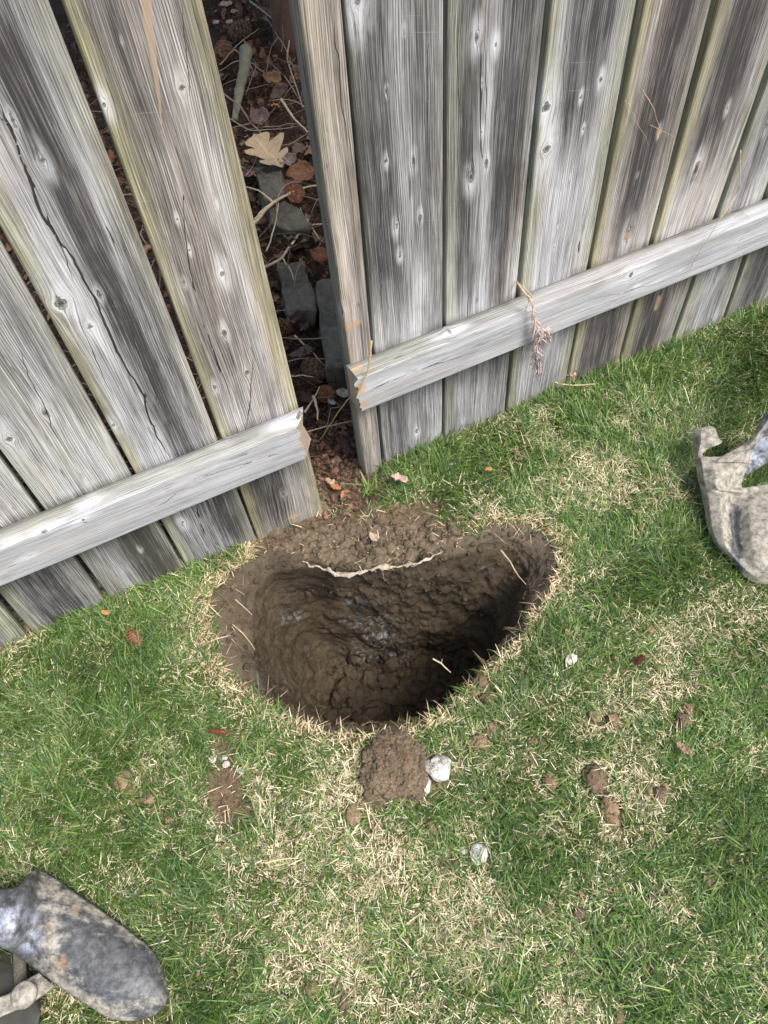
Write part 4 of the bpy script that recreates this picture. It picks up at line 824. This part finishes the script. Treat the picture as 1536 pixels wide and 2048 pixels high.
# edging slabs behind the fence
def slab(label, poly, ztop, seed, th_=.05):
    bm = bmesh.new(); P = [atz(a, b, ztop) for a, b in poly]; c_ = np.mean(P, 0)
    vs = [bm.verts.new(p-c_) for p in P]; f = bm.faces.new(vs); bmesh.ops.recalc_face_normals(bm, faces=[f])
    r_ = bmesh.ops.extrude_face_region(bm, geom=[f]); bmesh.ops.translate(bm, verts=[v for v in r_['geom'] if isinstance(v, bmesh.types.BMVert)], vec=(0, 0, -th_))
    bmesh.ops.recalc_face_normals(bm, faces=bm.faces); bmesh.ops.bevel(bm, geom=bm.edges[:], offset=.004, segments=2, affect='EDGES', profile=.6)
    bmesh.ops.triangulate(bm, faces=bm.faces); 
    for _ in range(3): bmesh.ops.subdivide_edges(bm, edges=[e for e in bm.edges if e.calc_length() > .012], cuts=1); bmesh.ops.triangulate(bm, faces=bm.faces)
    V = np.array([v.co[:] for v in bm.verts]); T = np.array([[v.index for v in f.verts] for f in bm.faces]); bm.free()
    V = V+(np.stack([fbm((V+c_)*22+k*9, 4, seed+k) for k in range(3)], 1)-.5)*.030
    return tag(mesh('stone_slab', V+c_, Ft=T, mat=M['stone'], loc=c_, attrs={'st': np.zeros((len(V), 3))}), label, 'stone', 'grey edging stones behind the fence')
slab('grey edging stone directly under the oak leaf', [(508, 318), (560, 322), (576, 396), (528, 406)], .055, 1)
slab('grey edging stone under the thick forked branch', [(531, 408), (580, 398), (620, 446), (612, 458), (541, 447)], .05, 2, .07)
slab('smooth dark edging stone in the middle of the gap', [(553, 528), (604, 524), (634, 600), (630, 624), (574, 630), (560, 580)], .045, 3)
slab('tilted dark edging stone half hidden by the narrow strip', [(631, 562), (668, 552), (706, 700), (690, 738), (650, 736), (640, 650)], .06, 4, .08)
# bark and needles crumbs in the litter
n = 2600; x = rg.uniform(-.6, 1.5, n); y = rg.uniform(.95, 3.2, n)
s_ = rg.gamma(2, .004, n).clip(.002, .02)
crumbs('bark_mulch', np.stack([x, y, ground_z(x, y)+.004], 1), s_, soil_mat('bark_mulch', (.05, .026, .018), (.20, .10, .065), .8, False), 12, sub=1)

def litter(name, n, seed, L0, L1, pal, hmax, box=((-.6, 1.5), (.96, 3.0))):
    rg_ = np.random.default_rng(seed); nt_, ns = 9, 5; t = np.linspace(0, 1, nt_)[:, None]; sx = np.linspace(-1, 1, ns)[None]; Vs, Cs, Qs = [], [], []
    q0 = grid_faces(nt_, ns)
    for i in range(n):
        L = rg_.uniform(L0, L1); w_ = np.sin(np.pi*(t*.94+.03))**.7*rg_.uniform(.3, .7)*(1+.35*np.sin(t*rg_.uniform(6, 24)+i)); X_ = sx*w_*.5; Y_ = t-.5+0*sx
        c_ = rg_.uniform(.3, 2.2); Z_ = c_*X_**2*1.6+rg_.uniform(-.2, .9)*Y_**2+.08*np.sin(Y_*9+i)+.06*np.sin(X_*14+i*2)
        V = np.stack([X_.ravel(), Y_.ravel(), Z_.ravel()], 1)*L
        m_ = Matrix.Rotation(rg_.uniform(0, 6.28), 3, 'Z')@Matrix.Rotation(rg_.normal(0, .5), 3, 'X')@Matrix.Rotation(rg_.normal(0, .6), 3, 'Y')
        x_, y_ = rg_.uniform(*box[0]), rg_.uniform(*box[1]); g_ = float(ground_z(np.array([x_]), np.array([y_]))[0])
        Vs.append(V@np.array(m_).T+[x_, y_, g_+L*.12+rg_.uniform(0, hmax)]); Qs.append(q0+i*nt_*ns)
        c0 = np.array(pal[rg_.integers(len(pal))])*rg_.uniform(.5, 1.2); Cs.append(np.tile(c0, (nt_*ns, 1))*(1+.3*np.exp(-(np.broadcast_to(sx, X_.shape).ravel()/.3)**2))[:, None])
    o = mesh(name, np.concatenate(Vs), np.concatenate(Qs), mat=M['leaf'], attrs={'col': np.concatenate(Cs)}); o['kind'] = 'stuff'; return o
litter('leaf_litter', 900, 3, .02, .06, [(.16, .075, .04), (.10, .055, .035), (.22, .12, .07), (.12, .08, .07), (.26, .16, .10), (.07, .04, .03)], .02)
litter('leaf_litter', 330, 6, .018, .045, [(.15, .09, .06), (.10, .07, .055), (.20, .14, .10), (.24, .17, .12), (.06, .04, .03)], .05, ((.30, 1.0), (.97, 2.2)))
litter('leaf_litter', 260, 4, .008, .022, [(.30, .17, .12), (.20, .11, .07), (.13, .08, .05)], .004, ((.2, .38), (.85, 1.1)))
bits = []
rg_ = np.random.default_rng(77)
for i in range(330):
    x_, y_ = rg_.uniform(-.4, 1.3), rg_.uniform(.97, 2.6); a = rg_.uniform(0, 6.28); L = rg_.uniform(.05, .28); zb = rg_.uniform(.01, .06); k_ = rg_.normal(0, .6)
    p_ = [(x_+math.cos(a+k_*u_)*L*u_, max(.955, y_+math.sin(a+k_*u_)*L*u_), zb+.05*math.sin(u_*3)*rg_.uniform(.2, 1)) for u_ in (0, .25, .5, .75, 1)]
    bits.append(tube(resample(p_, 9), np.linspace(1, .5, 9)*rg_.uniform(.0006, .0019), 5))
V, q, t = merge(bits); o = mesh('twig_litter', V, q, t, M['twig'], attrs={'col': np.repeat(np.array([.30, .24, .19])*np.random.default_rng(1).uniform(.35, 1.2, (330, 1)), len(V)//330, 0)}); o['kind'] = 'stuff'

# conifer whose trunk shows at the top of the gap; the unseen foliage above is added and thickened to darken the litter
T_ = atz(590, 95, 0); tree = thing('conifer_tree', 'dark reddish conifer trunk standing in the litter behind the open gap', 'tree', loc=(T_[0]+.03, T_[1]+.05, 0))
pts = resample([(0, 0, -.05), (.0, .01, .1), (.02, .03, .5), (.0, .06, 1.2), (.03, .08, 2.4)], 40); rdd = np.linspace(.062, .03, 40); rdd[:5] += np.array([.03, .02, .012, .006, .002])
V, q, t = tube(pts, rdd, 26, .02, 5); mesh('trunk', V, q, t, M['twig'], parent=tree, attrs={'col': np.array([.13, .075, .055])*(.5+fbm(V*np.array([90, 90, 14]), 3, 5))[:, None]})
nb = 110000; a = rng.uniform(0, 6.28, nb); hh = rng.uniform(0, 1, nb)**.8; bi = rng.integers(0, 60, nb)
ba = bi*2.4; bz = .95+1.9*(bi/60); bl_ = 1.35*(1-(bi/60)*.75)
f = rng.random(nb)**.7; spread = rng.normal(0, .13, (nb, 3))*np.array([1, 1, .6])
base = np.stack([np.cos(ba)*bl_*f, np.sin(ba)*bl_*f, bz+.12*f], 1)+spread
keep = (base[:, 1]+T_[1] > 1.03) & (base[:, 2] > .85)
base = base[keep]; nb = len(base); k = rng.random(nb)[:, None]
o = blades(base, rng.uniform(0, 6.28, nb), rng.uniform(.03, .06, nb), rng.uniform(.004, .009, nb), rng.uniform(.3, 2.2, nb), rng.uniform(-.5, .5, nb), np.array([.022, .05, .018])*(1-k)+np.array([.06, .10, .035])*k, 'shade_crown', M['grass']); o.parent = tree
limbs = [tube(resample([(0, .04, .9+1.9*(b/60)), (math.cos(b*2.4)*1.3*(1-b/80), math.sin(b*2.4)*1.3*(1-b/80), .98+1.9*(b/60)+.1)], 6), np.linspace(.014, .004, 6), 5) for b in range(0, 60, 2) if math.sin(b*2.4)*1.3*(1-b/80)+T_[1] > 1.02]
V, q, t = merge(limbs); mesh('branch', V, q, t, M['twig'], parent=tree, attrs={'col': np.tile([.13, .085, .06], (len(V), 1))})

# dead conifer sprig draped over the right rail
sp = thing('dead_sprig', 'dead pinkish grey conifer sprig hanging over the right rail from between two boards', 'sprig', loc=aty(1070, 640, YR-.045))
base = np.array(sp.location)
def Yq(px, py, d): return aty(px, py, YR-.038-d)
stem = resample([aty(1033, 563, YR-.004), Yq(1050, 588, .006), Yq(1064, 597, .012), Yq(1068, 625, .012), Yq(1073, 655, .014), Yq(1074, 690, .018), Yq(1078, 740, .012)], 40)
side = resample([aty(1033, 563, YR-.01), Yq(1052, 578, .006), Yq(1066, 595, .014)], 10)
V, q, t = merge([tube(stem, np.linspace(.0021, .001, 40), 6), tube(side, np.full(10, .0008), 5), tube(resample([Yq(1073, 650, .014), Yq(1090, 662, .02), Yq(1105, 678, .02)], 10), np.linspace(.0014, .0007, 10), 5)])
mesh('stem', V-base, q, t, M['twig'], parent=sp, attrs={'col': np.tile([.58, .44, .28], (len(V), 1))})
parts = []; rg_ = np.random.default_rng(9)
for i in range(340):
    t0 = rg_.beta(2.2, 1.3); c_ = stem[int(t0*39)] if rg_.random() < .82 else Yq(1073+rg_.uniform(0, 30), 652+rg_.uniform(0, 25), .018)
    if t0 < .42 and rg_.random() < .8: continue
    ln_ = rg_.uniform(.012, .028); dr = np.array([rg_.normal(0, .42), -abs(rg_.normal(0, .25)), -1]); dr /= np.linalg.norm(dr)
    e = c_+dr*ln_; mid_ = (c_+e)/2+rg_.normal(0, .0012, 3); parts.append(tube(np.array([c_, mid_, e]), np.array([.0009, .0011, .0004]), 4))
V, q, t = merge(parts); mesh('needles', V-base, q, t, M['straw'], parent=sp, attrs={'col': np.tile([.56, .46, .44], (len(V), 1))*(.8+.4*rg_.random((len(V), 1)))})
# web of dry stems caught on the dark streaked board
stick('straw_stalk', 'wispy orange-brown dry stem stuck on the dark streaked board', 'stem', [[(1285, 180, 0, YR-.006), (1310, 225, 0, YR-.012), (1322, 265, 0, YR-.010)], [(1322, 265, 0, YR-.01), (1316, 292, 0, YR-.008)], [(1300, 250, 0, YR-.006), (1350, 275, 0, YR-.006)], [(1250, 200, 0, YR-.004), (1298, 292, 0, YR-.004)]], 1.2, (.40, .30, .18), seed=21, jit=.0004)
# grass tuft in the gap
n = 16; P = atz(738, 985, 0)
tf = blades(np.tile(P, (n, 1))+rng.normal(0, .006, (n, 3))*[1, 1, 0], rng.uniform(0, 6.28, n), rng.uniform(.03, .075, n), rng.uniform(.0025, .004, n), rng.uniform(.2, 1.0, n), rng.uniform(.1, .7, n), np.tile([.17, .27, .06], (n, 1)), 'grass_tuft', M['grass'])
tag(tf, 'bright yellow-green grass tuft sprouting from soil at the foot of the narrow strip', 'grass tuft')

# ---------------------------------------------------------------- digging tools
s = NT('muddy_steel'); o_ = s.obj(); m_ = s.sep(s.attr('st'))
n1 = s.noise(s.com(s.math('MULTIPLY', s.math('SUBTRACT', s.math('MULTIPLY', s.sep(o_)[0], .88), s.math('MULTIPLY', s.sep(o_)[1], .47)), .22), s.math('ADD', s.math('MULTIPLY', s.sep(o_)[1], .88), s.math('MULTIPLY', s.sep(o_)[0], .47)), s.sep(o_)[2]), 34, 6, .7, .6); n2 = s.noise(o_, 90, 5, .7); n3 = s.noise(s.com(s.math('MULTIPLY', s.sep(o_)[0], 60), s.math('MULTIPLY', s.sep(o_)[1], 240), 0.0), 1, 4)
mud = s.math('ADD', s.math('ADD', s.math('MULTIPLY', n1, 1.15), s.math('MULTIPLY', n2, .35)), s.math('MULTIPLY', m_[0], .8))
mk = s.math('ADD', .12, s.math('MULTIPLY', s.math('MULTIPLY', s.rng(mud, .70, 1.0), s.rng(n2, .2, .6, .6, 1)), .88))
steel = s.mix(s.rng(n2, .35, .65), (.040, .043, .050), (.105, .112, .128))
steel = s.mix(s.rng(n3, .62, .75, 0, .5), steel, (.42, .44, .48))
rust = s.mix(n2, (.20, .09, .035), (.34, .19, .08))
steel = s.mix(s.math('MULTIPLY', m_[1], s.rng(s.noise(o_, 55, 5, .75), .38, .66)), steel, (.40, .44, .56))  # bluish highlight painted into the steel colour
steel = s.mix(s.math('MULTIPLY', m_[2], s.rng(n2, .3, .55)), steel, rust)
mudc = s.mix(s.rng(n2, .3, .7), (.16, .146, .118), (.36, .335, .285))
s.bump(s.math('ADD', s.math('MULTIPLY', mk, .5), s.math('MULTIPLY', n2, .35)), .5, .002)
M['steel'] = s.out(s.mix(mk, steel, mudc), s.math('ADD', s.math('MULTIPLY', mk, .35), .55), s.math('MULTIPLY', s.math('SUBTRACT', 1.0, mk), .45), .5)
s = NT('shade_toned_steel'); M['shaded_steel'] = s.out(s.mix(s.noise(s.obj(), 40, 4), (.02, .02, .02), (.09, .085, .075)), .7, .3)  # steel coloured dark for the shade under the strap
s = NT('handle_wood'); M['handle'] = s.out(s.mix(s.noise(s.com(s.math('MULTIPLY', s.sep(s.obj())[0], 90), s.math('MULTIPLY', s.sep(s.obj())[1], 90), s.math('MULTIPLY', s.sep(s.obj())[2], 8)), 1, 4), (.24, .15, .08), (.50, .36, .22)), .6)
def loft(rows, nu, nv, rust=(), mud_and_light=None, glint=(), thick=.0025, smooth=2):
    """rows: each a list of (px, py, z) across the plate -> world grid with thickness"""
    G = np.array([resample2(r, nu) for r in rows]); d = np.linspace(0, len(rows)-1, nv); i0 = np.clip(d.astype(int), 0, len(rows)-2); f = (d-i0)[:, None, None]
    p0, p1, p2, p3 = G[np.clip(i0-1, 0, None)], G[i0], G[i0+1], G[np.clip(i0+2, None, len(rows)-1)]
    Gd = .5*((2*p1)+(-p0+p2)*f+(2*p0-5*p1+4*p2-p3)*f**2+(-p0+3*p1-3*p2+p3)*f**3)
    for _ in range(smooth): Gd[1:-1, 1:-1] = (Gd[1:-1, 1:-1]*2+Gd[:-2, 1:-1]+Gd[2:, 1:-1]+Gd[1:-1, :-2]+Gd[1:-1, 2:])/6
    fl = Gd.reshape(-1, 3); V = np.array([atz(a, b, c) for a, b, c in fl])
    V = V.reshape(nv, nu, 3); N = np.cross(np.gradient(V, axis=1), np.gradient(V, axis=0)); N /= np.linalg.norm(N, axis=-1, keepdims=True)+1e-12
    if N[..., 2].mean() < 0: N = -N
    V = V.reshape(-1, 3); N = N.reshape(-1, 3)
    V = V+N*((fbm(V*25, 3, 3)-.5)*.003)[:, None]
    V2 = V-N*thick; q = grid_faces(nv, nu); m = len(V)
    rim_ = np.concatenate([np.arange(nu), np.arange(1, nv)*nu+nu-1, (nv-1)*nu+np.arange(nu-2, -1, -1), np.arange(nv-2, 0, -1)*nu]); r2_ = np.roll(rim_, -1)
    side = np.stack([rim_, rim_+m, r2_+m, r2_], 1)
    st_ = np.zeros((m, 3))
    for a, b, r_, rr2 in rust: st_[:, 2] = np.maximum(st_[:, 2], 1-sst(.5, 1.1, np.hypot((fl[:, 0]-a)/r_, (fl[:, 1]-b)/rr2)))
    for a, b, r_, rr2 in glint: st_[:, 1] = np.maximum(st_[:, 1], 1-sst(.4, 1.2, np.hypot((fl[:, 0]-a)/r_, (fl[:, 1]-b)/rr2)))  # patches that get the painted highlight
    if mud_and_light is not None: st_[:, 0] = mud_and_light(fl[:, 0], fl[:, 1])
    return np.concatenate([V, V2]), np.concatenate([q, q[:, ::-1]+m, side]), np.concatenate([st_, st_])
def resample2(r, n):
    r = np.array(r, float); t = np.linspace(0, 1, len(r)); q = np.linspace(0, 1, n); return np.stack([np.interp(q, t, r[:, k]) for k in range(3)], 1)
# left: post-hole digger, one blade up
pairs = [((-130, 1770), (-150, 1835), .085), ((-60, 1772), (-80, 1858), .085), ((0, 1776), (-22, 1886), .08), ((34, 1772), (4, 1897), .075), ((62, 1745), (24, 1906), .06), ((86, 1742), (48, 1922), .05), ((117, 1760), (80, 1948), .045), ((167, 1795), (112, 1970), .04),
         ((229, 1839), (165, 2004), .036), ((280, 1878), (212, 2034), .032), ((309, 1906), (244, 2041), .028), ((326, 1940), (281, 2040), .024), ((335, 1975), (312, 2030), .020), ((337, 1990), (333, 2009), .018)]
rows = []
for (a, b, hc) in pairs:
    wpx_ = math.hypot(b[0]-a[0], b[1]-a[1]); hgt = min(.032, wpx_*.00017)
    rows.append([(a[0]+(b[0]-a[0])*f, a[1]+(b[1]-a[1])*f, .012+(hc if hc > .055 else hc*.4)+hgt*(1-abs(2*f-1)**2.4)) for f in np.linspace(0, 1, 13)])
DG = thing('post_hole_digger', 'muddy steel post hole digger lying in the corner with its rounded blade up', 'digging tool', loc=atz(60, 1930, 0)); base = np.array(DG.location)
V, q, st_ = loft(rows, 46, 110, rust=[(98, 1855, 7, 14), (152, 1815, 9, 14), (124, 1928, 13, 17), (102, 1917, 8, 8)], glint=[(15, 1840, 60, 55), (60, 1880, 40, 30)],
                 mud_and_light=lambda a, b: -.02-.16*np.exp(-(((a-215)*.8+(b-1900)*.6)**2/9000+((b-1900)-(a-215)*.62)**2/2600))+.34*np.exp(-((b-(1800+(a-150)*.62))/14)**2)*sst(120, 160, a)+.30*np.exp(-((a-100)**2/700+(b-1870)**2/6000))+.35*sst(.0, 1, (b-(1969+(a-112)*.64)+50)/46)*sst(90, 120, a)-.45*np.exp(-((a-20)**2+(b-1840)**2)/3000))  # cream upper edge paints mud and its highlight; neck mud thinned for the glint
mesh('blade', V-base, q, mat=M['steel'], parent=DG, attrs={'st': st_})
def bar(rows_, nu=10, nv=30, th_=.006):
    V, q, st_ = loft(rows_, nu, nv, thick=th_, smooth=1, mud_and_light=lambda a, b: .35+0*a); return V, q, st_
V, q, st_ = bar([[(78, 1945, .035), (108, 1972, .035)], [(50, 1962, .045), (80, 1992, .045)], [(20, 1986, .05), (50, 2012, .05)], [(-15, 2000, .055), (0, 2033, .055)], [(-70, 2030, .06), (-55, 2062, .06)]])
mesh('pivot_strap', V-base, q, mat=M['steel'], parent=DG, attrs={'st': st_})
P = atz(48, 1990, .058); Vb, Tb = ICO[3]; Vb = Vb*np.array([.020, .017, .008]); Vb = Vb*(1+.08*np.sin(np.hypot(Vb[:, 0], Vb[:, 1])*900))[:, None]
bo = mesh('bolt', Vb+P-base, Ft=Tb, mat=M['steel'], parent=DG, attrs={'st': np.tile([.5, 0, .15], (len(Vb), 1))})
V, q, t = tube(resample([atz(38, 1900, .03), atz(42, 1975, .025)], 12), .009, 14); mesh('cross_pin', V-base, q, t, M['stone'], parent=DG, attrs={'st': np.zeros((len(V), 3))})
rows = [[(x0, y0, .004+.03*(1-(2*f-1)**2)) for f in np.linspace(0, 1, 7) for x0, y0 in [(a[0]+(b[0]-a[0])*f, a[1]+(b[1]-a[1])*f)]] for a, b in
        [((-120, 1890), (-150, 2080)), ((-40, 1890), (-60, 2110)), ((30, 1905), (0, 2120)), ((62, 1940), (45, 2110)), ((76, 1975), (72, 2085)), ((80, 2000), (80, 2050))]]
V, q, st_ = loft(rows, 20, 40); mesh('blade', V-base, q, mat=M['shaded_steel'], parent=DG)['label'] = 'lower blade in shadow under the strap'
for dz_, p0 in ((.1, (-120, 1800)), (.06, (-130, 2030))):
    A = atz(*p0, dz_); dirn = np.array([-.93, -.25, .12]); V, q, t = tube(np.array([A+dirn*s__ for s__ in np.linspace(-.03, 1.15, 12)]), .017, 16); mesh('handle', V-base, q, t, M['handle'], parent=DG)
# right: shovel blade
SH = thing('shovel', 'mud-caked steel shovel head with folded foot step lying on the grass at the right edge', 'shovel', loc=atz(1470, 1050, 0)); base = np.array(SH.location)
rows = [
 [(1389, 861, .075), (1405, 855, .082), (1419, 852, .082), (1430, 857, .078)],
 [(1387, 868, .072), (1402, 868, .088), (1420, 867, .09), (1436, 874, .084)],
 [(1386, 880, .066), (1402, 880, .088), (1420, 880, .092), (1443, 886, .088)],
 [(1387, 896, .060), (1398, 897, .080), (1405, 897, .082), (1413, 900, .078)],
 [(1388, 910, .056), (1396, 911, .074), (1403, 912, .076), (1413, 914, .074)],
 [(1390, 922, .054), (1402, 922, .07), (1422, 922, .075), (1460, 915, .085), (1499, 918, .075)],
 [(1392, 938, .050), (1405, 938, .066), (1430, 938, .078), (1462, 938, .075), (1493, 938, .066)],
 [(1395, 956, .046), (1408, 957, .062), (1432, 957, .076), (1462, 957, .066), (1487, 956, .056)],
 [(1400, 976, .042), (1412, 977, .058), (1436, 978, .072), (1466, 977, .056), (1490, 976, .046)],
 [(1402, 990, .038), (1415, 991, .056), (1440, 992, .068), (1466, 990, .044), (1500, 988, .052), (1530, 972, .06), (1570, 962, .05)],
 [(1405, 1006, .036), (1417, 1008, .053), (1442, 1010, .064), (1466, 1008, .038), (1500, 1006, .056), (1540, 1000, .066), (1600, 985, .03)],
 [(1409, 1026, .032), (1420, 1030, .05), (1444, 1034, .060), (1466, 1034, .034), (1500, 1034, .06), (1545, 1032, .07), (1612, 1020, .02)],
 [(1415, 1058, .026), (1425, 1062, .044), (1447, 1066, .054), (1468, 1068, .032), (1505, 1070, .06), (1550, 1070, .066), (1616, 1062, .015)],
 [(1430, 1089, .022), (1438, 1090, .038), (1453, 1092, .046), (1472, 1094, .032), (1508, 1098, .055), (1550, 1100, .058), (1612, 1104, .01)],
 [(1453, 1112, .018), (1460, 1114, .028), (1468, 1116, .034), (1484, 1120, .034), (1512, 1126, .046), (1550, 1130, .046), (1600, 1136, .01)],
 [(1480, 1145, .014), (1488, 1144, .022), (1496, 1144, .028), (1510, 1144, .032), (1530, 1146, .034), (1552, 1150, .03), (1585, 1156, .01)],
 [(1502, 1162, .01), (1510, 1162, .014), (1520, 1162, .018), (1530, 1162, .02), (1540, 1163, .02), (1552, 1165, .016), (1566, 1168, .01)],
 [(1522, 1168, .008), (1526, 1168, .01), (1530, 1169, .01), (1536, 1169, .01), (1542, 1169, .01), (1548, 1169, .009), (1556, 1169, .008)]]
def rows_mix(rows): return rows
V, q, st_ = loft(rows, 60, 150, mud_and_light=lambda a, b: .62+.1*np.sin(a*.05)-.75*np.exp(-((a-1472-(b-1060)*.05)/13)**2)*sst(995, 1030, b), smooth=1)  # mud thinned along the valley, painting its shadow as a dark strip
mesh('blade', V-base, q, mat=M['steel'], parent=SH, attrs={'st': st_})
V, q, st_ = loft([[(1428, 925, .076), (1460, 924, .088), (1499, 926, .074)], [(1453, 907, .088), (1478, 912, .094), (1501, 914, .08)], [(1484, 890, .1), (1496, 896, .104), (1506, 901, .09)], [(1508, 866, .12), (1511, 876, .122), (1515, 884, .11)],
                  [(1523, 839, .14), (1527, 852, .144), (1529, 861, .13)], [(1540, 812, .16), (1545, 828, .165), (1549, 836, .15)], [(1580, 745, .2), (1588, 765, .205), (1594, 776, .19)]], 16, 60, glint=[(1540, 830, 30, 40)], mud_and_light=lambda a, b: .35-.6*(1-sst(820, 880, b)), smooth=1)
mesh('socket', V-base, q, mat=M['steel'], parent=SH, attrs={'st': st_})
V, q, st_ = loft([[(1488, 952, .052), (1494, 950, .046)], [(1497, 925, .07), (1512, 940, .05)], [(1504, 903, .084), (1535, 925, .055)], [(1514, 884, .104), (1560, 905, .07)], [(1529, 860, .126), (1580, 875, .09)], [(1549, 836, .146), (1600, 845, .11)]], 14, 40, glint=[(1520, 900, 60, 90)], mud_and_light=lambda a, b: -.5+0*a, smooth=1)
mesh('socket_fold', V-base, q, mat=M['steel'], parent=SH, attrs={'st': st_})
A = atz(1585, 770, .185); dirn = np.array([.62, .06, .30]); V, q, t = tube(np.array([A+dirn*s__ for s__ in np.linspace(-.02, 1.7, 14)]), .018, 16); mesh('handle', V-base, q, t, M['handle'], parent=SH)
# fine roots and torn straw hanging over the rim of the hole
n = 210; a = rng.uniform(-math.pi, math.pi, n); a = a[(np.sin(a) < .45) | (rng.random(n) < .35)]; n = len(a)
rq = np.interp((a+math.pi)/(2*math.pi)*NT_ % NT_, np.arange(NT_), r0)*rng.uniform(.9, 1.02, n)
B = np.stack([C0[0]+rq*np.cos(a), C0[1]+rq*np.sin(a), np.full(n, -.004)], 1)
k = rng.random(n)[:, None]
blades(B, a+math.pi+rng.normal(0, 1.5, n), rng.uniform(.008, .04, n), rng.uniform(.0006, .0012, n), rng.uniform(1.2, 1.9, n), rng.uniform(-.3, 1.3, n), np.array([.22, .14, .09])*(1-k)+np.array([.55, .42, .28])*k, 'torn_roots', M['straw'])['kind'] = 'stuff'
